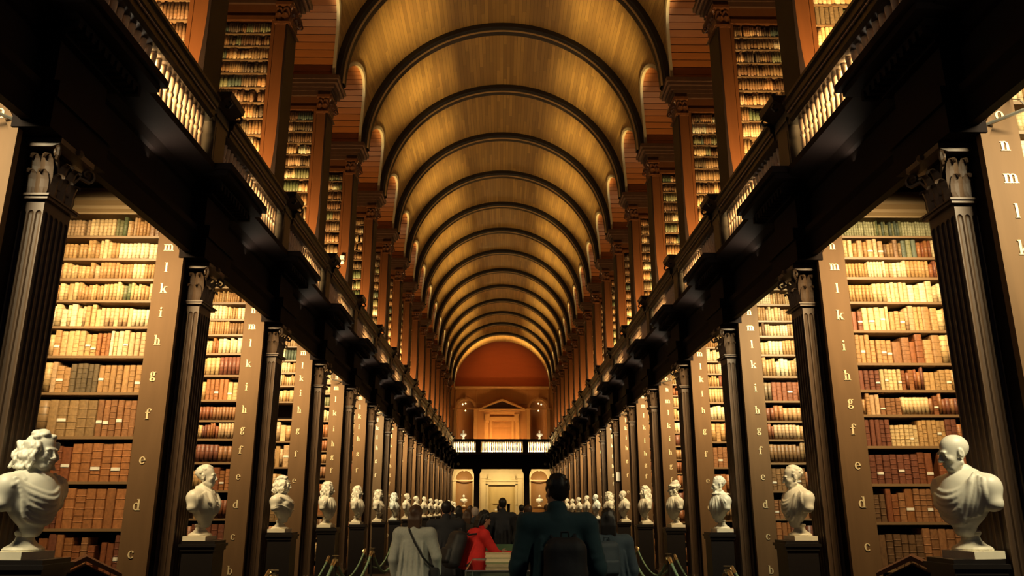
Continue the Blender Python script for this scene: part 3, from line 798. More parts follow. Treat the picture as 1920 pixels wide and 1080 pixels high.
# every other book in view: one object
rest = [b for i, b in enumerate(specs) if i not in top]
N = len(rest)
A = np.array([[b['s'], b['x'], b['w'], b['yf'], b['z'] + CH + .001, b['h']] for b in rest]); C = np.array([b['c'] for b in rest])
prof = np.array([(0, .10), (.18, 0), (.82, 0), (1, .10), (1, 1), (0, 1)])
xs = A[:, 1:2] + prof[None, :, 0] * A[:, 2:3]; xs = xs * A[:, 0:1]
ys = A[:, 3:4] + prof[None, :, 1] * .19
V = np.zeros((N, 2, 6, 3)); V[:, :, :, 0] = xs[:, None]; V[:, :, :, 1] = ys[:, None]; V[:, 0, :, 2] = A[:, 4:5]; V[:, 1, :, 2] = A[:, 4:5] + A[:, 5:6]
q = np.array([(0, 1, 7, 6), (1, 2, 8, 7), (2, 3, 9, 8), (3, 4, 10, 9), (5, 0, 6, 11), (6, 7, 10, 11), (7, 8, 9, 10), (1, 0, 5, 4), (2, 1, 4, 3)])
Fq = q[None] + 12 * np.arange(N)[:, None, None]
neg = A[:, 0] < 0; Fq[neg] = Fq[neg][:, :, ::-1]
me = bpy.data.meshes.new('books'); me.vertices.add(N * 12); me.vertices.foreach_set('co', V.ravel())
Fl = Fq.reshape(-1).astype(np.int32); me.loops.add(len(Fl)); me.loops.foreach_set('vertex_index', Fl)
me.polygons.add(len(Fl) // 4); me.polygons.foreach_set('loop_start', np.arange(0, len(Fl), 4, dtype=np.int32))
me.update(calc_edges=True)
at = me.attributes.new('col', 'FLOAT_COLOR', 'POINT'); at.data.foreach_set('color', np.repeat(np.concatenate([C, np.ones((N, 1))], 1), 12, 0).ravel().astype(np.float32))
hv = me.attributes.new('hv', 'FLOAT', 'POINT'); t = np.zeros((N, 2, 6), np.float32); t[:, 1] = 1; hv.data.foreach_set('value', t.ravel())
me.materials.append(LEATHER_ROWS)
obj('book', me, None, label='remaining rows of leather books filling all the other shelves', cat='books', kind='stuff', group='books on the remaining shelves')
print('books', len(specs), 'stuff', N)
# ================================================================== FAR END
def arc_pts(cx, cz, r, a0, a1, n): return [(cx + r * math.cos(R(a0 + (a1 - a0) * i / n)), cz + r * math.sin(R(a0 + (a1 - a0) * i / n))) for i in range(n + 1)]
def wall_with_arches(m, x0, x1, z0, z1, openings, y0, y1, mi=0):
    """flat wall front at y0 (thickness to y1) with round headed openings [(cx, half width, sill, spring)] - built as column strips"""
    xs = sorted(set([x0, x1] + [c + q * w_ * math.cos(R(a)) for c, w_, _, _ in openings for q in (-1, 1) for a in range(0, 91, 10)]))
    for a, b in zip(xs[:-1], xs[1:]):
        if b - a < 1e-6: continue
        mid = (a + b) / 2; op = [o for o in openings if abs(mid - o[0]) < o[1]]
        if not op: m.box(a, b, y0, y1, z0, z1, mi); continue
        c, w_, sill, spr = op[0]
        if sill > z0: m.box(a, b, y0, y1, z0, sill, mi)
        if w_ and spr is not None:
            ha = spr + math.sqrt(max(0, w_ * w_ - (a - c) ** 2)); hb = spr + math.sqrt(max(0, w_ * w_ - (b - c) ** 2))
            n = [(a, y0, ha), (b, y0, hb), (b, y0, z1), (a, y0, z1), (a, y1, ha), (b, y1, hb), (b, y1, z1), (a, y1, z1)]
            m.add(n, [(0, 1, 2, 3), (4, 7, 6, 5), (0, 4, 5, 1)], mi)
    return m
def niche_shell(cx, w_, sill, spr, depth, y0, n=12):
    """half-round niche with quarter-dome head"""
    m = MB(); vs = []; hs = 14
    zs = [sill + (spr - sill) * i / 3 for i in range(4)]
    for z in zs:
        for i in range(n + 1):
            a = PI * i / n; vs.append((cx - w_ * math.cos(a), y0 + depth * math.sin(a), z))
    for j in range(1, 9):
        b = PI / 2 * j / 8
        for i in range(n + 1):
            a = PI * i / n; vs.append((cx - w_ * math.cos(a) * math.cos(b), y0 + depth * math.sin(a) * math.cos(b), spr + w_ * math.sin(b)))
    rows = len(vs) // (n + 1)
    m.add(vs, [(j * (n + 1) + i, j * (n + 1) + i + 1, (j + 1) * (n + 1) + i + 1, (j + 1) * (n + 1) + i) for j in range(rows - 1) for i in range(n)])
    return m
Z = lambda zp: zp + CH
NX = 2.78
# upper storey wall with two niches, lower storey wall with two niches and the door
m = MB(); wall_with_arches(m, -XW, XW, Z(3.7), Z(9.0), [(-NX, .66, Z(3.9), Z(7.40)), (NX, .66, Z(3.9), Z(7.40))], YE, YE + .5)
wb = structure('wall_back', m.mesh('wall_back', ENDWOOD)); wb['label'] = 'orange oak panelled end wall'
m = MB(); m.box(-XW, XW, YE + .02, YE + .4, Z(8.9), Z(13)); obj('lunette_panel', m.mesh('lunette_panel', ENDRED), wb)
m = MB(); m.prism([(YE, 8.86), (YE - .12, 8.9), (YE - .12, 8.96), (YE - .2, 9.0), (YE - .2, 9.06), (YE, 9.08)], 'x', -3.6, 3.6)
for i, v in enumerate(m.v): m.v[i] = (v[0], v[1], v[2] + CH)
obj('cornice', m.mesh('cornice', ENDTRIM), wb)
m = MB(); wall_with_arches(m, -XW, XW, 0, Z(3.7), [(-NX, .64, 0, Z(2.12)), (NX, .64, 0, Z(2.12)), (0, 1.0, 0, None)], YE, YE + .5); m.box(-1.0, 1.0, YE, YE + .5, Z(1.75), Z(3.7))
obj('lower_wall', m.mesh('lower_wall', STONE), wb)
for cx in (-NX, NX):
    obj('niche', niche_shell(cx, .66, Z(3.9), Z(7.40), .5, YE).mesh('niche', ENDWOOD, smooth=True), wb)
    obj('niche', niche_shell(cx, .64, 0, Z(2.12), .5, YE).mesh('niche', NICHE, smooth=True), wb)
    for spr, w_, M_ in ((Z(7.40), .66, ENDTRIM), (Z(2.12), .64, STONE)):
        m = MB(); o = arc_pts(cx, spr, w_ + .15, 0, 180, 18); i_ = arc_pts(cx, spr, w_, 0, 180, 18)
        for a, b, c, d in zip(o[:-1], o[1:], i_[1:], i_[:-1]): m.prism([a, b, c, d], 'y', YE - .06, YE)
        m.box(cx - .07, cx + .07, YE - .12, YE - .04, spr + w_ - .05, spr + w_ + .2)
        obj('niche_arch', m.mesh('niche_arch', M_), wb)
        m = MB()
        for q in (-1, 1): m.box(cx + q * (w_ + .12) - .2, cx + q * (w_ + .12) + .2, YE - .12, YE, spr - .12, spr); m.box(cx + q * (w_ + .1) - .12, cx + q * (w_ + .1) + .12, YE - .06, YE, spr - 3.2, spr - .12)
        m.box(cx - w_, cx + w_, YE - .03, YE + .03, spr - .10, spr - .03)
        obj('impost', m.mesh('impost', M_), wb)
# raised wall panels and string courses above
m = MB()
for x0, x1 in ((-3.55, -3.5), (-1.95, -1.9), (1.9, 1.95), (3.5, 3.55), (-2.0, -1.25), (1.25, 2.0)): m.box(x0, x1, YE - .05, YE, Z(7.75 if abs(x1 - x0) > .2 else 3.9), Z(7.83 if abs(x1 - x0) > .2 else 8.7))
obj('panel_moulding', m.mesh('panel_moulding', ENDTRIM), wb)
# upper door with pediment
d2 = obj('door_2', None, None, (0, YE, Z(3.77)), kind='structure', label='panelled oak double door under a triangular pediment on the end gallery')
def dd(name, m, M_, parent): return obj(name, m.mesh(name, M_, 1, (0, YE, Z(3.77))), parent)
m = MB()
for q in (-1, 1):
    m.box(q * 1.18 - .14, q * 1.18 + .14, YE - .10, YE, Z(3.77), Z(6.75)); m.box(q * 1.10 - .18, q * 1.10 + .18, YE - .2, YE, Z(6.5), Z(6.95)); m.box(q * 1.10 - .12, q * 1.10 + .12, YE - .16, YE, Z(6.3), Z(6.5))
    m.box(q * .82 - .08, q * .82 + .08, YE - .07, YE, Z(3.77), Z(6.45))
m.box(-1.3, 1.3, YE - .1, YE, Z(6.45), Z(6.75)); m.box(-1.35, 1.35, YE - .14, YE, Z(6.95), Z(7.15))
dd('door_case', m, ENDTRIM, d2)
m = MB(); m.box(-1.75, 1.75, YE - .38, YE, Z(7.2), Z(7.32)); 
for q in (-1, 1): m.prism([(q * 1.78, Z(7.32)), (q * 1.5, Z(7.32)), (0, Z(7.93)), (0, Z(8.08))], 'y', YE - .38, YE)
dd('pediment', m, ENDTRIM, d2)
m = MB(); m.prism([(-1.5, Z(7.3)), (1.5, Z(7.3)), (0, Z(7.95))], 'y', YE - .05, YE + .02); dd('tympanum', m, UPDARK, d2)
for q in (-1, 1):
    m = MB(); m.box(q * .01, q * .74, YE - .03, YE + .02, Z(3.77), Z(6.42))
    for z0, z1 in ((3.95, 4.6), (4.72, 5.0), (5.12, 5.9), (6.0, 6.3)): m.box(q * .12, q * .62, YE - .06, YE - .03, Z(z0), Z(z1)); m.box(q * .17, q * .57, YE - .085, YE - .06, Z(z0 + .06), Z(z1 - .06))
    dd('door_leaf', m, ENDWOOD, d2)
# lower door
d1 = obj('door_1', None, None, (0, YE, 0), kind='structure', label='tall pale lit doorway with a small glazed inner door')
def d_(name, m, M_, parent): return obj(name, m.mesh(name, M_, 1, (0, YE, 0)), parent)
m = MB()
for q in (-1, 1):
    m.box(q * 1.35 - .16, q * 1.35 + .16, YE - .14, YE, 0, Z(2.45)); m.box(q * 1.35 - .22, q * 1.35 + .22, YE - .2, YE, Z(2.2), Z(2.5)); m.box(q * 1.12 - .12, q * 1.12 + .12, YE - .08, YE, 0, Z(1.8))
m.box(-1.25, 1.25, YE - .08, YE, Z(1.72), Z(1.98)); m.box(-1.4, 1.4, YE - .16, YE, Z(1.98), Z(2.08)); m.box(-1.02, -.76, YE - .1, YE, Z(2.1), Z(2.36)); m.box(.76, 1.02, YE - .1, YE, Z(2.1), Z(2.36))
d_('door_case', m, STONE, d1)
m = MB(); m.box(-1.0, 1.0, YE + .10, YE + .2, Z(.42), Z(1.75)); m.box(-1.0, -.62, YE + .1, YE + .2, 0, Z(.42)); m.box(.62, 1.0, YE + .1, YE + .2, 0, Z(.42)); m.box(-.66, .66, YE + .06, YE + .12, Z(.38), Z(.46)); d_('transom_panel', m, DOORM, d1)
m = MB(); m.box(-.62, .40, YE + .12, YE + .18, 0, Z(.40)); m.box(-.55, .34, YE + .10, YE + .12, Z(-.55), Z(.30)); lf = d_('door_leaf', m, DOORM, d1)
m = MB(); m.box(-.5, -.02, YE + .07, YE + .10, Z(-.10), Z(.0)); d_('door_sign', m, WHITE, lf)
m = MB(); m.box(.40, .62, YE + .3, YE + .35, 0, Z(.40)); d_('dark_gap', m, DARK, d1)
m = MB(); m.lathe([(.02, 0), (.035, .02), (.02, .04)], 8, 1.12, YE - .12, Z(.30)); d_('wall_knob', m, BRASS, d1)

# end gallery: floor beam, columns, balustrade
YB = 57.9
eg = structure('trim_3', MB().box(-3.75, 3.75, YB - .05, YB + .25, Z(2.78), Z(3.45)).box(-3.75, 3.75, YB - .22, YB + .25, Z(3.45), Z(3.62)).box(-3.75, 3.75, YB - .35, YE, Z(3.62), Z(3.77)).mesh('gallery_beam', DARK))
eg['label'] = 'dark beam and floor of the end gallery'
for q in (-1, 1):
    m = MB(); m.lathe([(.14, .0), (.14, .1), (.015, .1)], 4, 0, 0, 0)
    m = MB(); m.lathe([(.10, 0), (.10, .02), (.07, .03), (.07, -.0)], 16); mm = m.mesh('roundel', CREAM)
    obj('roundel', mm, eg, (q * 3.13, YB - .06, Z(3.13)), (PI / 2, 0, 0))
for i, x in enumerate((-1.79, 1.79)):
    t = thing('gallery_column', 'dark square column carrying the end gallery, %s of the doorway' % ('left' if x < 0 else 'right'), 'column', (x, YB + .1, 0))
    m = MB(); m.box(-.20, .20, -.2, .2, .3, Z(2.45)); obj('shaft', m.mesh('shaft', DARK), t)
    m = MB(); m.box(-.28, .28, -.28, .28, 0, .2); m.box(-.24, .24, -.24, .24, .2, .3); obj('base', m.mesh('base', DARK), t)
    m = MB()
    for e, z0, z1 in ((.22, 2.45, 2.52), (.26, 2.52, 2.62), (.31, 2.62, 2.70), (.33, 2.70, 2.78)): m.box(-e, e, -e, e, Z(z0), Z(z1))
    obj('capital', m.mesh('capital', DARK), t)
er = thing('gallery_railing', 'balustrade across the far end gallery in three lit sections', 'railing', (0, YB, Z(3.77)))
def er_(name, m, M_, parent=er, **k): return obj(name, m.mesh(name, M_, 1, (0, YB, Z(3.77)), smooth=k.pop('smooth', False)), parent, **k)
er_('plinth', MB().box(-3.7, 3.7, YB - .12, YB + .12, Z(3.77), Z(3.98)), RAIL)
er_('handrail', MB().box(-3.7, 3.7, YB - .16, YB + .16, Z(4.78), Z(4.90)).box(-3.7, 3.7, YB - .12, YB + .12, Z(4.70), Z(4.78)), RAIL)
for x0, x1 in ((-3.75, -3.55), (-1.93, -1.50), (1.50, 1.93), (3.55, 3.75)): er_('newel_post', MB().box(x0, x1, YB - .16, YB + .16, Z(3.77), Z(4.86)), RAIL)
bm_ = MB().lathe([(r * 1.25, z * 1.12) for r, z in BPROF], 8).mesh('baluster', CREAM, smooth=True)
for x0, x1, n in ((-3.55, -1.93, 12), (-1.50, 1.50, 22), (1.93, 3.55, 12)):
    for i in range(n): obj('baluster', bm_, er, (x0 + (x1 - x0) * (i + .5) / n, 0, .205))
for x0, x1 in ((-3.55, -1.93), (-1.45, 1.45), (1.93, 3.55)):
    er_('backing_panel', MB().box(x0, x1, YB + .30, YB + .33, Z(3.77), Z(4.68)), CREAM)
    area('railing_lamp', ((x0 + x1) / 2, YB + .05, Z(4.66)), ((x0 + x1) / 2, YB + .26, Z(4.0)), x1 - x0, .05, 26, (1, .84, .55))
    # table tops just behind the rail
for x0, x1, lab in ((-3.5, -1.4, 'long pale ledge behind the left end gallery rail'), (1.2, 3.4, 'long dark ledge behind the right end gallery rail')):
    t = thing('ledge_table', lab, 'table', ((x0 + x1) / 2, YB + .7, Z(3.77)))
    obj('table_top', MB().box(x0, x1, YB + .45, YB + .95, Z(4.86), Z(4.94)).mesh('table_top', CREAM if x0 < 0 else UPDARK, 1, ((x0 + x1) / 2, YB + .7, Z(3.77))), t)
    obj('table_base', MB().box(x0 + .1, x1 - .1, YB + .5, YB + .9, Z(3.77), Z(4.86)).mesh('table_base', UPDARK, 1, ((x0 + x1) / 2, YB + .7, Z(3.77))), t)

# cabinets standing in the lower niches
for cx, lab in ((-NX, 'orange oak cabinet in the left end niche under a small bust'), (NX, 'orange oak cabinet in the right end niche under a small bust')):
    t = thing('cabinet', lab, 'cabinet', (cx, YE - .46, 0))
    obj('body', MB().box(-.62, .62, -.3, .28, .08, Z(.10)).mesh('body', CABIN), t)
    obj('top', MB().box(-.67, .67, -.35, .28, Z(.10), Z(.18)).mesh('top', CABIN), t)
    for z0, z1 in ((-.28, .04), (-.75, -.34), (-1.45, -.8)): obj('drawer', MB().box(-.56, .56, -.33, -.3, Z(z0), Z(z1)).mesh('drawer', CABIN), t)
    obj('plinth', MB().box(-.64, .64, -.32, .28, 0, .08).mesh('plinth', CABIN), t)

# ================================================================== BUSTS
def rotz(a): c, s_ = math.cos(a), math.sin(a); return np.array([[c, -s_, 0], [s_, c, 0], [0, 0, 1]])
def rotx(a): c, s_ = math.cos(a), math.sin(a); return np.array([[1, 0, 0], [0, c, -s_], [0, s_, c]])
def head(S, face=True, sc=1.0, jaw=1.0, ears=True):
    """head in the current frame, facing -y, centred between chin and crown"""
    q = lambda *a: tuple(v * sc for v in a)
    S.ell(q(0, .018, .034), q(.077, .098, .087), .02 * sc)
    S.ell(q(0, -.026, -.032), q(.061, .070, .088), .03 * sc)
    S.ell(q(0, -.058, -.100), q(.034 * jaw, .030, .024), .025 * sc)
    S.cone(q(-.052, .0, -.075), q(-.028, -.05, -.105), .020 * sc, .018 * sc, .02 * sc); S.cone(q(.052, .0, -.075), q(.028, -.05, -.105), .020 * sc, .018 * sc, .02 * sc)
    if face:
        S.cone(q(-.040, -.086, .014), q(.040, -.086, .014), .011 * sc, None, .016 * sc)
        for e in (-1, 1):
            S.ell(q(e * .032, -.098, -.010), q(.019, .016, .013), .012 * sc, 's')
            S.ell(q(e * .031, -.080, -.011), .0125 * sc, .004 * sc)
            S.cone(q(e * .046, -.083, -.006), q(e * .018, -.090, -.004), .004 * sc, .004 * sc, .004 * sc)
            S.ell(q(e * .040, -.064, -.036), q(.022, .020, .020), .02 * sc)
            S.ell(q(e * .011, -.103, -.046), q(.008, .009, .007), .006 * sc)
        S.cone(q(0, -.094, .004), q(0, -.117, -.040), .0075 * sc, .0115 * sc, .010 * sc)
        S.cone(q(-.019, -.093, -.068), q(.019, -.093, -.068), .0065 * sc, None, .007 * sc)
        S.cone(q(-.015, -.091, -.082), q(.015, -.091, -.082), .0075 * sc, None, .007 * sc)
        S.cone(q(-.024, -.097, -.0745), q(.024, -.097, -.0745), .0028 * sc, None, .003 * sc, 's')
    if ears:
        for e in (-1, 1):
            S.ell(q(e * .079, .012, -.012), q(.010, .022, .034), .008 * sc); S.ell(q(e * .090, .006, -.010), q(.006, .011, .018), .006 * sc, 's')
def hair(S, style, rg):
    if style == 'bald': return
    if style == 'short':
        S.ell((0, .026, .042), (.084, .102, .088), .008)
        for _ in range(90):
            a = rg.uniform(-PI, PI); el = rg.uniform(-.35, 1.5)
            d = np.array([math.cos(el) * math.sin(a), -math.cos(el) * math.cos(a), math.sin(el)])
            if d[1] < -.30 and d[2] < .68: continue
            c = np.array([0, .024, .036]) + d * (.080, .101, .088)
            S.ell(c, (.017, .017, .015), .006)
    if style in ('curly', 'wig'):
        S.ell((0, .022, .048), (.088, .100, .088), .012)
        big = .027 if style == 'curly' else .026
        for _ in range(34):
            a = rg.uniform(-PI, PI); el = rg.uniform(.2, 1.5); d = np.array([math.cos(el) * math.sin(a), -math.cos(el) * math.cos(a), math.sin(el)])
            if d[1] < -.45 and d[2] < .62: continue
            S.ell(np.array([0, .022, .046]) + d * (.088, .102, .090), (big, big, big * .7), .012)
        L = .26 if style == 'wig' else .17
        for e in (-1, 1):
            for j in range(7):
                y0 = -.045 + j * .026; ph = rg.uniform(0, 6); pts = []; rs = []
                for t in range(8):
                    u = t / 7
                    pts.append((e * (.074 + .030 * math.sin(u * 2.2) + .012 * math.sin(ph + u * 13)), y0 + .018 * u + .012 * math.cos(ph + u * 13), .055 - L * u)); rs.append(.018 * (1 - .35 * u))
                S.chain(pts, rs, .007)
        for j in range(6):
            x0 = -.06 + j * .024; ph = rg.uniform(0, 6)
            S.chain([(x0 + .010 * math.sin(ph + t * 1.7), .105 + .012 * math.cos(ph + t * 1.7) + .01 * t / 6, .05 - L * t / 6) for t in range(7)], .02, .008)
    if style == 'cap':
        S.ell((0, .03, .05), (.092, .105, .085), .01)
        for t in range(12):
            a = 2 * PI * t / 12; S.ell((.088 * math.sin(a), .02 - .098 * math.cos(a), .055 + .012 * math.sin(3 * a)), (.030, .028, .022), .008)
        S.ell((.01, .04, .12), (.07, .075, .04), .02); S.ell((.03, .06, .145), (.04, .045, .028), .012)
        for e in (-1, 1):
            for t in range(4): S.ell((e * .083, .01 + .012 * t, -.02 - .02 * t), (.018, .022, .02), .006)
def bust_mesh(name, style, yaw=0, pitch=0, drape='toga', beard=False, ruff=False, res=.008, seed=1, lean=0.0):
    rg = np.random.default_rng(seed)
    S = SDF((-.34, -.27, .10), (.34, .27, .93), res)
    # trunk
    S.ell((0, -.02, .40), (.19, .130, .19), .03)
    S.cone((-.175, .02, .465), (.175, .02, .465), .085, None, .04)
    for e in (-1, 1): S.cone((e * .185, .015, .455), (e * .215, .015, .365), .074, .060, .04)
    S.cone((0, .03, .46), (0, .025, .58), .085, .058, .05)
    S.cone((0, -.045, .36), (0, -.045, .20), .125, .070, .05); S.cone((0, -.03, .24), (0, -.02, .15), .055, .045, .03)
    for e in (-1, 1):
        S.cone((0, .03, .555), (e * .19, .02, .485), .052, .070, .04)
        if drape == 'band': S.ell((e * .07, -.115, .43), (.075, .045, .06), .04)
        if drape == 'band': S.cone((e * .015, -.09, .525), (e * .15, -.035, .525), .012, .012, .02)
    # hollow back and cut arms
    S.ell((0, .21, .22), (.24, .165, .22), .012, 's')
    for e in (-1, 1): S.ell((e * .31, .03, .20), (.165, .26, .125), .015, 's')
    S.box((0, 0, .08), (.4, .4, .06), .0, .005, 's')
    # cloth: folds follow the sculpted surface
    D0 = S.d; hit = D0 < 0; any_ = hit.any(1); c0 = np.clip(hit.argmax(1), 1, None)
    I, K = np.meshgrid(np.arange(S.n[0]), np.arange(S.n[2]), indexing='ij'); da = D0[I, c0 - 1, K]; db = D0[I, c0, K]
    HM = np.where(any_, S.lo[1] + S.res * (c0 - 1 + np.clip(da / np.where(np.abs(da - db) < 1e-6, 1, da - db), 0, 1)), np.nan)
    def sy(x, z):
        u = (x - S.lo[0]) / S.res; v_ = (z - S.lo[2]) / S.res; i = int(min(max(u, 0), S.n[0] - 2)); k = int(min(max(v_, 0), S.n[2] - 2)); u -= i; v_ -= k
        return HM[i, k] * (1 - u) * (1 - v_) + HM[i + 1, k] * u * (1 - v_) + HM[i, k + 1] * (1 - u) * v_ + HM[i + 1, k + 1] * u * v_
    def fold(pts, r, k=.010, n=14, proud=.2):
        pts = [np.array(q_, float) for q_ in pts]; out = []
        for j in range(n):
            t = j / (n - 1) * (len(pts) - 1); a = min(int(t), len(pts) - 2); u = t - a
            pm1 = pts[max(a - 1, 0)]; p0 = pts[a]; p1 = pts[a + 1]; p2 = pts[min(a + 2, len(pts) - 1)]
            q_ = .5 * ((2 * p0) + (p1 - pm1) * u + (2 * pm1 - 5 * p0 + 4 * p1 - p2) * u * u + (3 * p0 - pm1 - 3 * p1 + p2) * u ** 3)
            y = sy(q_[0], q_[1])
            if y != y or y > .09: continue
            out.append((q_[0], y + r * (.35 - proud), q_[1]))
        for _ in range(4):
            ys_ = [o_[1] for o_ in out]; out = [(o_[0], (ys_[max(j - 1, 0)] + 2 * ys_[j] + ys_[min(j + 1, len(out) - 1)]) / 4, o_[2]) for j, o_ in enumerate(out)]
        if len(out) > 2: S.chain(out, [r * (.5 + .5 * math.sin(PI * (j + .5) / len(out))) for j in range(len(out))], k)
    if drape == 'toga':
        for i in range(6):
            u = i / 5
            fold([(-.20 + .05 * u, .53 - .03 * i), (-.13 + .02 * u, .47 - .20 * u), (-.005 + .03 * u, .425 - .19 * u + rg.uniform(-.006, .006)), (.09, .46 - .17 * u), (.15, .55 - .05 * u)], .017 + .006 * (i % 2), .012)
        for i in range(4): fold([(.135 + .026 * i, .565 - .012 * i), (.150 + .024 * i, .47 - .01 * i), (.125 + .022 * i, .37), (.09 + .018 * i, .28)], .021, .008)
        for e in (-1, 1):
            for i in range(4): S.chain([(e * (.075 + .035 * i), .085, .555 - .012 * i), (e * (.085 + .042 * i), .02, .578 - .022 * i), (e * (.095 + .040 * i), -.055, .535 - .018 * i)], [.018, .022, .016], .012)
        S.chain([(-.085, .04, .575), (-.075, -.05, .545), (0, -.095, .515), (.075, -.05, .545), (.085, .04, .575)], .018, .012)
    elif drape == 'coat':
        for e in (-1, 1):
            S.chain([(e * .070, .06, .585), (e * .082, -.03, .565), (e * .078, -.085, .52)], [.022, .026, .026], .010)
            fold([(e * .078, .52), (e * .072, .44), (e * .045, .36), (e * .012, .29)], .034, .008); fold([(e * .15, .50), (e * .12, .43), (e * .08, .40)], .020, .008)
            for i in range(6): fold([(e * (.12 + .024 * i), .535 - .010 * i), (e * (.145 + .018 * i), .45), (e * (.12 + .015 * i), .36), (e * (.08 + .012 * i), .29)], .014, .010)
        S.chain([(-.03, -.09, .545), (0, -.115, .515), (.03, -.09, .545)], .018, .01)
        for i in range(4): S.ell((.004, sy(.004, .43 - .05 * i) - .004, .43 - .05 * i), .010, .004)
    elif drape == 'band':
        fold([(-.20, .53), (-.09, .47), (.02, .40), (.13, .30)], .028, .008)
        for i in range(7): fold([(-.19 + .03 * i, .41 - .018 * i), (-.08 + .02 * i, .36 - .016 * i), (.05, .32 - .016 * i), (.12, .33 - .02 * i)], .015, .009)
        for e in (-1, 1):
            for i in range(3): fold([(e * .30, .42 - .025 * i), (e * .22, .41 - .025 * i), (e * .16, .42 - .025 * i)], .013, .006)
    elif drape == 'gown':
        for i in range(15):
            a = -1.35 + 2.7 * i / 14; q1 = math.sin(a)
            fold([(.085 * q1, .55), (.16 * q1, .48), (.195 * q1, .40), (.15 * q1, .30), (.08 * q1, .20)], .014 + .005 * (i % 2), .007)
        for e in (-1, 1):
            for i in range(3): fold([(e * (.19 + .025 * i), .52 - .012 * i), (e * (.225 + .02 * i), .44), (e * (.21 + .015 * i), .35)], .014, .008)
        S.chain([(-.075, .02, .575), (-.06, -.06, .55), (0, -.095, .53), (.06, -.06, .55), (.075, .02, .575)], .015, .01)
    if ruff:
        for t in range(30):
            a = 2 * PI * t / 30; S.cone((.07 * math.sin(a), .02 - .07 * math.cos(a), .585), (.125 * math.sin(a), .01 - .125 * math.cos(a), .575), .009, .014, .004)
    Hm = rotz(yaw) @ rotx(pitch); S.frame(Hm, (0, -.012 - lean, .715))
    head(S, ears=style not in ('curly', 'wig')); hair(S, style, rg)
    if beard:
        for _ in range(26): S.ell((rg.uniform(-.05, .05), -.06 - rg.uniform(0, .03), -.085 - rg.uniform(0, .07)), (.016, .015, .022), .008)
    S.frame()
    return S.mesh(name, MARBLE)
m = MB(); m.box(-.135, .135, -.135, .135, 0, .050); m.lathe([(.128, .050), (.130, .062), (.118, .075), (.085, .095), (.062, .120), (.056, .145), (.066, .158), (.070, .172), (.060, .182)], 24)
socle_me = m.mesh('socle', MARBLE2)
PI2 = PI / 2
BK = {
    'curly_toga': bust_mesh('bust', 'curly', .10, .05, 'toga', res=.0062, seed=3, lean=.01),
    'bald_toga': bust_mesh('bust', 'bald', -.35, .22, 'toga', res=.0062, seed=4, lean=.03),
    'short_coat': bust_mesh('bust', 'short', .1, -.02, 'coat', res=.0075, seed=5),
    'short_toga': bust_mesh('bust', 'short', -.15, .20, 'toga', res=.0075, seed=15, lean=.02),
    'curly_band': bust_mesh('bust', 'curly', .05, .0, 'band', res=.008, seed=6),
    'wig_gown': bust_mesh('bust', 'wig', .1, .04, 'gown', res=.0085, seed=7),
    'wig_toga': bust_mesh('bust', 'wig', .15, .10, 'toga', res=.010, seed=8),
    'ruff_gown': bust_mesh('bust', 'short', -.1, .16, 'gown', True, True, res=.008, seed=9),
    'cap_gown': bust_mesh('bust', 'cap', -.3, .05, 'gown', res=.0085, seed=10),
    'bald_gown': bust_mesh('bust', 'bald', 0, .15, 'gown', res=.010, seed=12),
}
WORDS = {'curly_toga': 'long curling hair and draped cloth', 'bald_toga': 'bald bowed head and draped toga', 'short_coat': 'short wavy hair and open coat', 'short_toga': 'short curled hair and draped toga',
         'curly_band': 'long ringlets and bare shoulder', 'wig_gown': 'long wig and pleated gown', 'wig_toga': 'full wig and draped cloth', 'ruff_gown': 'beard, ruff collar and pleated gown', 'cap_gown': 'soft cap and pleated gown', 'bald_gown': 'smooth head and pleated gown'}
SEQ = {-1: ['curly_toga', 'short_coat', 'curly_band', 'wig_gown', 'wig_gown', 'wig_toga', 'wig_gown', 'short_toga', 'short_coat', 'bald_gown', 'bald_gown', 'short_toga', 'short_coat', 'bald_gown', 'wig_toga', 'short_toga', 'bald_gown'],
       1: ['bald_toga', 'short_toga', 'ruff_gown', 'cap_gown', 'wig_gown', 'bald_toga', 'wig_toga', 'bald_toga', 'bald_gown', 'short_toga', 'bald_gown', 'short_coat', 'bald_gown', 'short_toga', 'bald_gown', 'short_coat', 'bald_gown']}
PT = -.325 + CH
def pedestal_mesh():
    m = MB(); 
    for e, z0, z1 in ((.19, 0, .14), (.185, .14, .18), (.165, .18, PT - .10), (.18, PT - .10, PT - .06), (.195, PT - .06, PT - .03), (.175, PT - .03, PT)): m.box(-e, e, -e, e, z0, z1)
    return m.mesh('pedestal', PEDE)
pm = pedestal_mesh()
for s in (-1, 1):
    for k in range(NK):
        loc = (s * 3.29, YK(k) + .0, 0)
        w_ = SEQ[s][k]; nm = nth(k + 1)
        obj('pedestal', pm, None, (s * 3.20, YK(k) - (.07 if k == 0 else 0), 0), label='dark wooden pedestal under the %s bust from the camera on the %s' % (nm, SIDE[s]), cat='pedestal', group='pedestals on the %s' % SIDE[s])
        fz = s * -PI2 + (s * .30 if k == 0 else s * .12)
        b = obj('bust', BK[w_], None, (s * (3.265 if k == 0 else 3.25), YK(k) - (.07 if k == 0 else 0), PT), (0, 0, fz), (1, 1, 1) if k < 1 else (random.uniform(.93, 1.0),) * 2 + (random.uniform(.93, 1.0),), label='marble bust with %s, %s along the %s' % (WORDS[w_], nm, SIDE[s]), cat='bust', group='marble busts on the %s' % SIDE[s])
        obj('socle', socle_me, b)
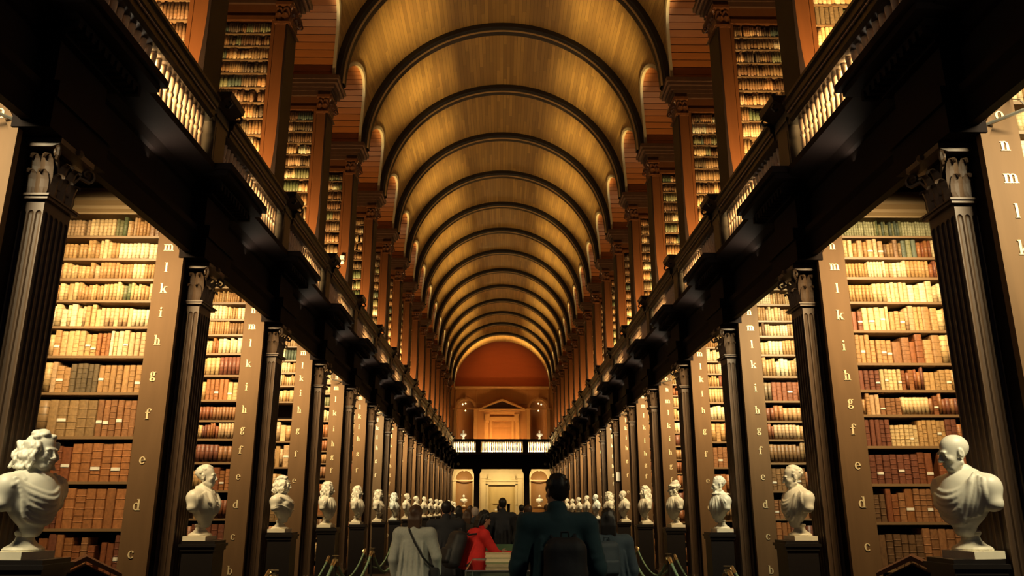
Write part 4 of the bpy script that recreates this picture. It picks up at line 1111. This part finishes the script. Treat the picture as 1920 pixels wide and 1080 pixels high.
for cx, y, z, lab in ((-NX, YE - .46, Z(.18), 'small white bust on the left cabinet beside the far door'), (NX, YE - .46, Z(.18), 'small white bust on the right cabinet beside the far door'),
                      (-NX - .05, YB + .7, Z(4.94), 'small white bust on the pale ledge of the end gallery, left'), (NX + .0, YB + .7, Z(4.94), 'small white bust on the dark ledge of the end gallery, right')):
    b = obj('bust', BK['short_coat' if cx < 0 else 'bald_gown'], None, (cx, y, z), None, (.95, .95, .98) if z < 3 else (.8, .8, .8), label=lab, cat='bust', group='busts at the far end')
    obj('socle', socle_me, b)

NLM = mat('niche_bulb', (1, .9, .6), .4, .02, 5, emit=(1, .74, .34, 3.5))
for cx in (-NX, NX):
    for i, (dx, dz) in enumerate(((0, .36), (-.22 if cx < 0 else .22, .30), (0, -.18))):
        t = thing('niche_lamp', 'small glowing lamp in the head of the %s upper end niche, %s' % ('left' if cx < 0 else 'right', ('middle one', 'side one', 'lowest one')[i]), 'lamp', (cx + dx, YE + .12, Z(7.40 + dz)))
        obj('bulb', MB().lathe([(.01, -.05), (.045, -.03), (.055, 0), (.04, .04), (.02, .06)], 10).mesh('bulb', NLM), t)
        obj('lamp_holder', MB().box(-.02, .02, .05, .36, -.02, .02).mesh('lamp_holder', BRASS), t)
# ================================================================== STANCHIONS AND ROPES
def stanchion(x, y, h, lab):
    t = thing('rope_stanchion', lab, 'stanchion', (x, y, 0))
    obj('base', stb, t); obj('pole', stp, t, (0, 0, 0), None, (1, 1, h / .95)); c = obj('cap', stc, t, (0, 0, h)); obj('hook', sth, c)
    return t
stb = MB().lathe([(.16, 0), (.16, .02), (.13, .035), (.03, .05)], 20).mesh('base', PEDE)
stp = MB().lathe([(.02, .03), (.02, .95)], 10).mesh('pole', PEDE)
stc = MB().lathe([(.022, -.10), (.03, -.09), (.03, -.03), (.02, -.02), (.02, -.012), (.05, -.010), (.052, .0)], 12).mesh('cap', BRASS)
m = MB()
for a in range(4):
    dx, dy = math.cos(a * PI2 + .78), math.sin(a * PI2 + .78); m.tube([(dx * .02, dy * .02, -.06), (dx * .05, dy * .05, -.055), (dx * .055, dy * .055, -.085)], .008, 5)
sth = m.mesh('hook', BRASS)
def rope(p, q, sag, r, lab):
    p = Vector(p); q = Vector(q); n = 22
    pts = [p.lerp(q, i / n) - Vector((0, 0, sag * 4 * (i / n) * (1 - i / n))) for i in range(n + 1)]
    c = (p + q) / 2
    o = obj('barrier_rope', MB().tube([v - c for v in pts], r, 8).mesh('barrier_rope', ROPE, smooth=True), None, c, label=lab, cat='rope', group='barrier ropes')
    m = MB(); m.tube([pts[0] - c, pts[1] - c], r * 1.35, 8); m.tube([pts[-2] - c, pts[-1] - c], r * 1.35, 8); obj('rope_end', m.mesh('rope_end', BRASS), o)
PSTS = {-1: [(2.62, 6.2), (2.52, 9.25), (2.42, 12.1), (2.25, 14.4), (2.15, 17.3)], 1: [(2.78, 6.9), (2.69, 9.84), (2.53, 12.5), (2.39, 15.3), (2.3, 18.2)]}
for s in (-1, 1):
    ps = PSTS[s]
    for i, (x, y) in enumerate(ps):
        stanchion(s * x, y, .95, 'brass topped rope stanchion, %s from the camera on the %s' % (nth(i + 1), SIDE[s]))
    for i in range(len(ps) - 1):
        (x0, y0), (x1, y1) = ps[i], ps[i + 1]
        rope((s * x0, y0 + .06, .88), (s * x1, y1 - .06, .88), .42, .022, 'green barrier rope sagging between %s and %s stanchion on the %s' % (nth(i + 1), nth(i + 2), SIDE[s]))
        rope((s * (x0 + .30), y0 + .9, .86), (s * (x1 + .22), y1 + .6, .90), .40, .015, 'thin green rope behind %s and %s stanchion on the %s' % (nth(i + 1), nth(i + 2), SIDE[s]))

# ================================================================== GABLED READING DESKS IN THE ALCOVE MOUTHS
DESK = mat('desk_wood', (.13, .055, .028), .45, .2, 6)
for s in (-1, 1):
    t = thing('reading_desk', 'small wooden desk with gabled top between the first bookcases on the %s' % SIDE[s], 'desk', (s * 3.74, 7.5, 0), s * R(-28))
    for q in (-1, 1):
        m = MB(); hz = 1.20
        m.prism([(0, hz), (q * .30, hz - .155), (q * .30, hz - .19), (0, hz - .04)], 'y', -.22, .22); obj('sloping_top', m.mesh('sloping_top', DESK), t)
    m = MB(); m.prism([(-.24, .10), (.24, .10), (.24, 1.0), (0, 1.12), (-.24, 1.0)], 'y', -.18, .18); obj('body', m.mesh('body', PEDE), t)
    m = MB(); m.box(-.28, .28, -.22, .22, 0, .10); obj('plinth', m.mesh('plinth', PEDE), t)

# ================================================================== DISPLAY CASES
STEEL = mat('case_edge', (.75, .72, .62), .25, .05, 10, metallic=.9)
FELT = mat('green_felt', (.025, .10, .05), .9, .2, 80)
CASEW = mat('case_wood', (.03, .02, .014), .4, .3, 6)
PALE = mat('case_lining', (.50, .56, .38), .8, .1, 10)
t = thing('display_case', 'glass topped display case with open books in the middle of the aisle', 'display case', (.03, 9.6, 0))
def dc(name, m, M_, p=t): return obj(name, m.mesh(name, M_), p)
dc('cabinet', MB().box(-.40, .40, -1.0, 1.0, .08, .62), CASEW); dc('plinth', MB().box(-.36, .36, -.95, .95, 0, .08), CASEW)
dc('lining', MB().box(-.385, .385, -.985, .985, .62, .64), PALE)
g = MB(); g.box(-.40, .40, -1.0, -.994, .62, .98); g.box(-.40, .40, .994, 1.0, .62, .98); g.box(-.40, -.394, -.994, .994, .62, .98); g.box(.394, .40, -.994, .994, .62, .98); g.box(-.40, .40, -1.0, 1.0, .98, .986); dc('glass_top', g, GLASS)
m = MB()
for x in (-.40, .40):
    m.tube([(x, -1, .985), (x, 1, .985)], .008, 6)
    for y in (-1, 1): m.tube([(x, y, .62), (x, y, .985)], .010, 6)
for y in (-1, 1): m.tube([(-.40, y, .985), (.40, y, .985)], .008, 6)
dc('metal_edge', m, STEEL)
lampcase = area('case_lamp', (.03, 9.6, .965), (.03, 9.6, .6), .6, 1.8, 7, (1, .93, .70))
def open_book(x, y, z, w_, d_, lab, rz=0):
    b = thing('open_book', lab, 'book', (x, y, z), rz)
    m = MB(); m.box(-w_ / 2 - .01, w_ / 2 + .01, -d_ / 2 - .01, d_ / 2 + .01, 0, .008); obj('cover', m.mesh('cover', mat('calf', (.30, .16, .06), .5, .2, 20)), b)
    for q in (-1, 1):
        prof = [(0, .008), (q * w_ / 2, .008), (q * w_ / 2, .035), (q * w_ * .32, .055), (q * w_ * .12, .058), (0, .03)]
        m = MB(); m.prism(prof, 'y', -d_ / 2, d_ / 2); pg = obj('page_block', m.mesh('page_block', PAPER), b)
        m = MB()
        for i in range(9): m.box(q * w_ * .25 - w_ * .15, q * w_ * .25 + w_ * .15, -d_ * .38 + i * d_ * .085, -d_ * .38 + i * d_ * .085 + .006, .0573, .0588)
        obj('text_lines', m.mesh('text_lines', mat('ink', (.12, .08, .05), .8, .1, 30)), pg)
open_book(-.08, 8.95, .642, .42, .30, 'open book lying at the near end of the glass case')
open_book(.13, 9.9, .642, .40, .30, 'open book lying in the middle of the glass case')
for i, (x, w_, d_, h_, lab, M_) in enumerate(((-.04, .30, .22, .045, 'pale closed book on the big folio on the case', PAPER), (.20, .11, .2, .045, 'small grey book beside the pale one on the case', WHITE))):
    b = thing('closed_book', lab, 'book', (x, 10.0, 1.047))
    obj('page_block', MB().box(-w_ / 2, w_ / 2 - .01, -d_ / 2 + .006, d_ / 2 - .006, .006, h_ - .006).mesh('page_block', M_), b)
    m = MB(); m.box(-w_ / 2 - .006, w_ / 2, -d_ / 2, d_ / 2, 0, .006); m.box(-w_ / 2 - .006, w_ / 2, -d_ / 2, d_ / 2, h_ - .006, h_); m.box(w_ / 2 - .01, w_ / 2, -d_ / 2, d_ / 2, .006, h_ - .006); obj('cover', m.mesh('cover', mat('vellum', (.55, .46, .28), .6, .1, 20)), b)
b = thing('folio_book', 'big pale folio lying flat on the glass case', 'book', (.06, 10.0, .996))
obj('page_block', MB().box(-.24, .23, -.18, .18, .006, .046).mesh('page_block', PAPER), b)
m = MB(); m.box(-.25, .25, -.19, .19, 0, .006); m.box(-.25, .25, -.19, .19, .046, .052); m.box(.235, .25, -.19, .19, .006, .046); obj('cover', m.mesh('cover', mat('vellum', (.55, .46, .28), .6, .1, 20)), b)
# second case, covered in green cloth, and the long dark case behind it
t = thing('display_case', 'dark display case covered with green cloth behind the glass one', 'display case', (.06, 13.6, 0))
dc('cabinet', MB().box(-.42, .42, -1.4, 1.4, .08, .96), CASEW, t); dc('plinth', MB().box(-.38, .38, -1.35, 1.35, 0, .08), CASEW, t)
m = MB(); m.box(-.45, .45, -1.43, 1.43, .96, .985); m.box(-.45, .45, -1.435, -1.42, .74, .96); dc('green_cloth', m, FELT, t)
t = thing('display_case', 'long dark wooden display case far down the aisle', 'display case', (.05, 18.6, 0))
dc('cabinet', MB().box(-.5, .5, -1.5, 1.5, .1, 1.02), CASEW, t); dc('plinth', MB().box(-.46, .46, -1.45, 1.45, 0, .1), CASEW, t); dc('lid', MB().prism([(-.55, 1.02), (.55, 1.02), (.55, 1.06), (0, 1.16), (-.55, 1.06)], 'y', -1.55, 1.55), CASEW, t)

# ================================================================== SMALL WALL FITTINGS
t = thing('security_camera', 'small white dome camera on a gallery bookcase end on the left', 'camera', (-3.86, YK(4) - UHY - .09, Z(5.72)))
obj('mount', MB().box(-.05, .05, -.02, .03, .02, .16).mesh('mount', WHITE), t); obj('dome', MB().lathe([(.012, -.055), (.04, -.04), (.055, 0), (.05, .025)], 12).mesh('dome', WHITE), t)
t = thing('wall_sign', 'small white notice on the sixth pilaster along the right', 'sign', (3.55, YK(6) - .19, Z(.95)))
obj('panel', MB().box(-.07, .07, -.012, 0, -.13, .13).mesh('panel', mat('notice_white', (.9, .9, .88), .5, .02, 5)), t); obj('frame', MB().box(-.08, .08, -.006, .004, -.14, .14).mesh('frame', STEEL), t)

# ================================================================== PEOPLE
SKIN = mat('skin', (.42, .22, .14), .55, .08, 20)
def cloth(name, c, r=.85): return mat(name, c, r, .18, 30, bump=.15)
HAIRM = {'black': mat('black_hair', (.010, .008, .008), .5, .3, 60), 'brown': mat('brown_hair', (.06, .028, .014), .5, .3, 60), 'grey': mat('grey_hair', (.42, .34, .30), .6, .2, 60)}
def person(label, loc, rz, H, top, pants, haircol='black', hairstyle='short', coat=.50, lean=0.0, headyaw=0.0, headpitch=0.0, armL=None, armR=None, res=.012, sleeve=None, hood=False, group=None, build=1.0):
    """built facing -y with feet at z=0; arms are (elbow, wrist) in units of H"""
    t = thing('person', label, 'person', loc, rz, group)
    h = H
    hip = .52 * h; shz = .798 * h; shw = .108 * h * build
    def L(p):      # lean the upper body forward about the hips
        x, y, z = p
        if z > hip: dz = z - hip; return (x, y - math.sin(lean) * dz, hip + math.cos(lean) * dz)
        return p
    sh = {e: L((e * shw, .012 * h, shz)) for e in (-1, 1)}
    arms = {}
    for e, a in ((-1, armL), (1, armR)):
        if a is None: el, wr = (e * .152 * h, .015 * h, .63 * h), (e * .150 * h, -.03 * h, .485 * h); el, wr = L(el), L(wr) if lean < .3 else wr
        else: el, wr = tuple(q * h for q in a[0]), tuple(q * h for q in a[1])
        arms[e] = (el, wr)
    neck = L((0, .012 * h, .845 * h)); hc = L((0, -.008 * h, .932 * h))
    lo = (-.34 * h, -.42 * h, -.01); hi = (.34 * h, .2 * h, 1.03 * h)
    hm = rotx(lean * .7 + headpitch) @ rotz(headyaw); sc = .13 * h / .245
    # body: one continuous skin
    S = SDF(lo, hi, res)
    S.ell(L((0, 0, .70 * h)), (.088 * h, .058 * h, .14 * h), .03); S.ell((0, .005 * h, .53 * h), (.090 * h, .062 * h, .075 * h), .04)
    S.cone(sh[-1], sh[1], .036 * h, None, .03); S.cone(L((0, .012 * h, .80 * h)), tuple(np.array(hc) + (0, .01, -.03)), .036 * h, .032 * h, .02)
    for e in (-1, 1):
        el, wr = arms[e]
        S.cone(sh[e], el, .030 * h, .022 * h, .02); S.cone(el, wr, .022 * h, .015 * h, .012)
        kn = (e * .052 * h, -.008 * h, .285 * h); an = (e * .055 * h, .012 * h, .045 * h)
        S.cone((e * .048 * h, 0, .50 * h), kn, .050 * h, .032 * h, .03); S.cone(kn, an, .032 * h, .020 * h, .02); S.cone(an, (e * .062 * h, -.075 * h, .016 * h), .020 * h, .016 * h, .015)
        d = np.array(wr) - np.array(el); d = d / np.linalg.norm(d); sidev = np.cross(d, (0, 1, 0)); sidev = sidev / (np.linalg.norm(sidev) + 1e-9); nrm = np.cross(d, sidev)
        pc = np.array(wr) + d * .030 * h; S.cone(wr, pc, .014 * h, .017 * h, .01)
        for i in range(4):
            b0 = pc + sidev * (i - 1.5) * .0105 * h; ln = (.036, .042, .040, .031)[i] * h
            k1 = b0 + d * ln * .55 + nrm * .004 * h; k2 = k1 + d * ln * .4 + nrm * .014 * h
            S.cone(b0, k1, .0055 * h, .0052 * h, .003); S.cone(k1, k2, .0052 * h, .0046 * h, .003)
        tb = np.array(wr) + d * .012 * h + sidev * .016 * h * -e; S.chain([tb, tb + d * .020 * h + sidev * .014 * h * -e, tb + d * .036 * h + sidev * .016 * h * -e], .0062 * h, .004)
    S.frame(hm, hc); head(S, res < .02, sc); S.frame()
    obj('body', S.mesh('body', SKIN), t)
    # hair
    S = SDF(np.array(hc) - .24, np.array(hc) + .24, min(res, .012)); S.frame(hm, hc)
    S.ell((0, .026 * sc, .040 * sc), (.086 * sc, .104 * sc, .094 * sc), .01)
    if hairstyle == 'long':
        S.ell((0, .05 * sc, -.04 * sc), (.088 * sc, .075 * sc, .13 * sc), .03)
        for i in range(8): S.chain([((-.07 + .02 * i) * sc, .10 * sc, .04 * sc), ((-.08 + .023 * i) * sc, .115 * sc, -.06 * sc), ((-.075 + .021 * i) * sc, .10 * sc, -.17 * sc)], .016 * sc, .008)
    elif hairstyle == 'bun': S.ell((0, .11 * sc, .06 * sc), .045 * sc, .01)
    else: S.ell((0, .055 * sc, -.012 * sc), (.074 * sc, .060 * sc, .066 * sc), .02)
    if res < .013:
        rg = np.random.default_rng(int(h * 1000))
        for _ in range(70):
            a = rg.uniform(-2.2, 2.2); el = rg.uniform(-.3, 1.5); d = np.array([math.cos(el) * math.sin(a), math.cos(el) * math.cos(a), math.sin(el)])
            S.ell((np.array([0, .026, .038]) + d * (.084, .103, .092)) * sc, (.013 * sc, .013 * sc, .020 * sc), .008)
    for e in (-1, 1):
        if hairstyle == 'short': S.ell((e * .095 * sc, .004 * sc, -.02 * sc), (.028 * sc, .034 * sc, .046 * sc), .008, 's')
    S.ell((0, -.105 * sc, -.045 * sc), (.075 * sc, .085 * sc, .11 * sc), .012, 's')
    S.frame(); obj('hair', S.mesh('hair', HAIRM[haircol]), t)
    # coat or jacket with sleeves
    S = SDF(lo, hi, res); hem = coat * h
    S.ell(L((0, .004 * h, .70 * h)), (.104 * h * build, .078 * h, .155 * h), .03); S.cone(sh[-1], sh[1], .050 * h, None, .04)
    S.cone(L((0, .014 * h, .82 * h)), L((0, .010 * h, .862 * h)), .050 * h, .040 * h, .015)
    S.cone(L((0, .0, .66 * h)), (0, .005 * h, hem + .05 * h), .092 * h, (.100 + max(0, .50 - coat) * .22) * h, .04, 'u', .78)
    S.cone(L((-.04 * h, 0, .62 * h)), (-.055 * h, .005 * h, hem + .05 * h), .07 * h, .075 * h, .04); S.cone(L((.04 * h, 0, .62 * h)), (.055 * h, .005 * h, hem + .05 * h), .07 * h, .075 * h, .04)
    S.box((0, 0, hem - .5), (1, 1, .5), .0, .008, 's')
    for e in (-1, 1):
        el, wr = arms[e]; wr = tuple(np.array(el) + (np.array(wr) - np.array(el)) * .93)
        S.cone(sh[e], el, .046 * h, .036 * h, .025); S.cone(el, wr, .036 * h, .028 * h, .015)
        for i in range(3): q = np.array(sh[e]) + (np.array(el) - np.array(sh[e])) * (.55 + .2 * i); S.ell(q, (.040 * h,) * 3, .01)
    for i in range(5): S.chain([L(((-.07 + .035 * i) * h, .062 * h, .74 * h)), L(((-.08 + .04 * i) * h, .082 * h, .62 * h)), ((-.09 + .045 * i) * h, .085 * h, hem + .03)], .010 * h, .02)
    if hood: S.ell(L((0, .07 * h, .85 * h)), (.075 * h, .04 * h, .05 * h), .02)
    S.ell(L((0, -.02 * h, .90 * h)), (.038 * h, .042 * h, .055 * h), .008, 's')
    c_ = obj('coat' if coat < .46 else 'jacket', S.mesh('jacket', top), t)
    # trousers and shoes
    S = SDF((-.2 * h, -.2 * h, 0), (.2 * h, .2 * h, .62 * h), res)
    S.ell((0, .008 * h, .53 * h), (.098 * h, .070 * h, .06 * h), .03)
    for e in (-1, 1): S.cone((e * .050 * h, .004 * h, .51 * h), (e * .055 * h, -.004 * h, .285 * h), .060 * h, .044 * h, .03); S.cone((e * .055 * h, -.004 * h, .285 * h), (e * .057 * h, .012 * h, .055 * h), .044 * h, .036 * h, .02)
    S.box((0, 0, 0), (1, 1, .035 * h), 0, .004, 's'); obj('trousers', S.mesh('trousers', pants), t)
    S = SDF((-.2 * h, -.2 * h, -.01), (.2 * h, .2 * h, .12 * h), min(res, .012))
    for e in (-1, 1): S.cone((e * .057 * h, .018 * h, .028 * h), (e * .064 * h, -.085 * h, .022 * h), .030 * h, .026 * h, .01); S.cone((e * .057 * h, .015 * h, .03 * h), (e * .057 * h, .014 * h, .065 * h), .028 * h, None, .01)
    S.box((0, 0, -.05), (1, 1, .05), 0, .002, 's'); obj('shoes', S.mesh('shoes', cloth('shoe_leather', (.02, .017, .015), .5)), t)
    return t
NAVY = cloth('navy_cloth', (.010, .011, .018)); BLACK = cloth('black_cloth', (.010, .010, .012)); JEAN = cloth('jeans', (.025, .035, .06))
def backpack(loc, rz, w_, h_, d_, M_, lab, res=.010):
    t = thing('backpack', lab, 'backpack', loc, rz)
    S = SDF((-w_ * .6, -d_ * .7, -h_ * .6), (w_ * .6, d_ * 1.0, h_ * .6), res); S.box((0, 0, 0), (w_ / 2, d_ / 2, h_ / 2), min(w_, d_) * .48, .01); S.ell((0, d_ * .1, -h_ * .1), (w_ * .5, d_ * .52, h_ * .40), .03)
    obj('main_pocket', S.mesh('main_pocket', M_), t)
    S = SDF((-w_ * .6, -d_ * .2, -h_ * .6), (w_ * .6, d_ * 1.2, h_ * .3), res); S.box((0, d_ * .5, -h_ * .20), (w_ * .38, d_ * .22, h_ * .20), d_ * .18, .01); obj('front_pocket', S.mesh('front_pocket', M_), t)
    m = MB(); m.tube([(-.03, 0, h_ / 2 - .01), (-.025, .0, h_ / 2 + .035), (.025, 0, h_ / 2 + .035), (.03, 0, h_ / 2 - .01)], .009, 6); obj('grab_handle', m.mesh('grab_handle', M_), t)
    for e in (-1, 1):
        m = MB(); m.tube([(e * w_ * .26, -d_ * .45, h_ * .46), (e * w_ * .30, -d_ * .5 - .10, h_ * .56), (e * w_ * .33, -d_ * .5 - .24, h_ * .42), (e * w_ * .42, -d_ * .5 - .22, h_ * .05), (e * w_ * .47, -d_ * .5 - .06, -h_ * .34)], .016, 6); obj('strap', m.mesh('strap', M_), t)
    m = MB(); m.tube([(-w_ * .33, d_ * .46, -h_ * .05), (0, d_ * .56, h_ * .02), (w_ * .33, d_ * .46, -h_ * .05)], .005, 5); obj('zip', m.mesh('zip', STEEL), t)
    return t
TEAL = cloth('teal_jacket', (.010, .040, .055))
person('tall man from behind in a dark teal jacket with a backpack', (.43, 6.35, 0), PI + .04, 1.86, TEAL, NAVY, 'black', 'short', coat=.47, headyaw=.35, armL=((-.165, .02, .625), (-.16, -.09, .50)), armR=((.165, .02, .63), (.155, -.06, .49)), res=.010, build=1.12)
backpack((.47, 6.35 - .265, 1.14), PI + .04, .32, .52, .20, cloth('backpack_black', (.007, .009, .015), .7), 'dark backpack on the back of the tall man in teal')
person('woman seen from behind in a long light grey coat, brown hair', (-1.05, 10.0, 0), PI - .12, 1.64, cloth('grey_coat', (.34, .35, .32)), BLACK, 'brown', 'long', coat=.40, armL=((-.17, .02, .64), (-.165, -.05, .52)), armR=((.155, .02, .62), (.15, -.03, .49)), res=.011, build=1.06)
t = thing('shoulder_bag', 'dark crossbody strap and small bag over the grey coat', 'bag', (-1.05, 10.0, 0), PI - .12)
m = MB(); m.tube([(.07, .0, 1.40), (.05, .11, 1.36), (-.03, .155, 1.22), (-.13, .16, 1.06), (-.21, .08, .96), (-.235, .0, .94)], .013, 6); obj('strap', m.mesh('strap', BLACK), t)
S = SDF((-.36, -.14, .68), (-.16, .14, 1.0), .010); S.box((-.262, 0, .84), (.045, .10, .09), .03, .005); obj('pouch', S.mesh('pouch', BLACK), t)
person('black haired person in a dark navy coat between grey coat and red top', (-.82, 12.15, 0), PI, 1.72, NAVY, BLACK, 'black', 'short', coat=.38, res=.014, build=1.12)
RED = cloth('red_jumper', (.62, .018, .016))
person('person in a bright red top with long black hair leaning towards the display cases', (-.42, 11.4, 0), PI / 2 + .5, 1.60, RED, BLACK, 'black', 'long', coat=.50, lean=.30, headpitch=.2, armL=((-.12, -.20, .60), (-.08, -.34, .625)), armR=((.12, -.18, .60), (.07, -.33, .625)), res=.011)
backpack((-.64, 11.27, 1.07), PI / 2 + .5, .34, .50, .20, cloth('bag_black', (.012, .012, .016), .6), 'black backpack on the back of the person in red').rotation_euler.x = .32
person('black haired woman in a blue denim jacket beside the tall man', (1.09, 8.3, 0), PI + .35, 1.60, cloth('denim_jacket', (.018, .036, .055)), BLACK, 'black', 'long', coat=.52, headyaw=-.5, armR=((.15, .01, .63), (.12, -.10, .56)), res=.012)
backpack((1.03, 8.06, 1.13), PI + .35, .25, .34, .13, cloth('denim_pack', (.018, .034, .05), .7), 'small blue grey backpack on the woman in the denim jacket')
CROWD = [(-1.02, 14.6, 1.66, 'brown', 'short', 0), (-.52, 16.0, 1.64, 'grey', 'short', .2), (-.62, 14.9, 1.60, 'brown', 'long', -.2), (.02, 16.3, 1.82, 'black', 'short', 0), (.52, 15.8, 1.68, 'brown', 'short', .1), (-.05, 21.5, 1.72, 'black', 'short', .3), (1.05, 17.3, 1.66, 'black', 'long', 0),
         (1.15, 19.5, 1.70, 'brown', 'short', -.2), (-1.0, 19.0, 1.68, 'black', 'long', .2), (.55, 22.5, 1.72, 'black', 'short', 0), (1.35, 24.5, 1.74, 'brown', 'short', .1), (-1.35, 22.0, 1.70, 'black', 'short', 0), (-1.0, 26.0, 1.72, 'brown', 'long', 0), (.9, 28.0, 1.72, 'black', 'short', 0)]
CC = [cloth('crowd_%s' % n, c) for n, c in (('charcoal', (.009, .009, .011)), ('slate', (.012, .014, .02)), ('umber', (.016, .011, .009)), ('ink', (.012, .013, .02)))]
CN = ['charcoal', 'slate blue', 'dark brown', 'ink black']
for i, (x, y, H, hc_, hs, yw) in enumerate(CROWD):
    person('visitor in %s clothes with %s %s hair, %s deep in the crowd' % (CN[i % 4], hs, hc_, nth(i + 1)), (x, y, 0), PI + yw, H, CC[i % 4], BLACK, hc_, hs, coat=.46, res=.021, group='visitors down the aisle')
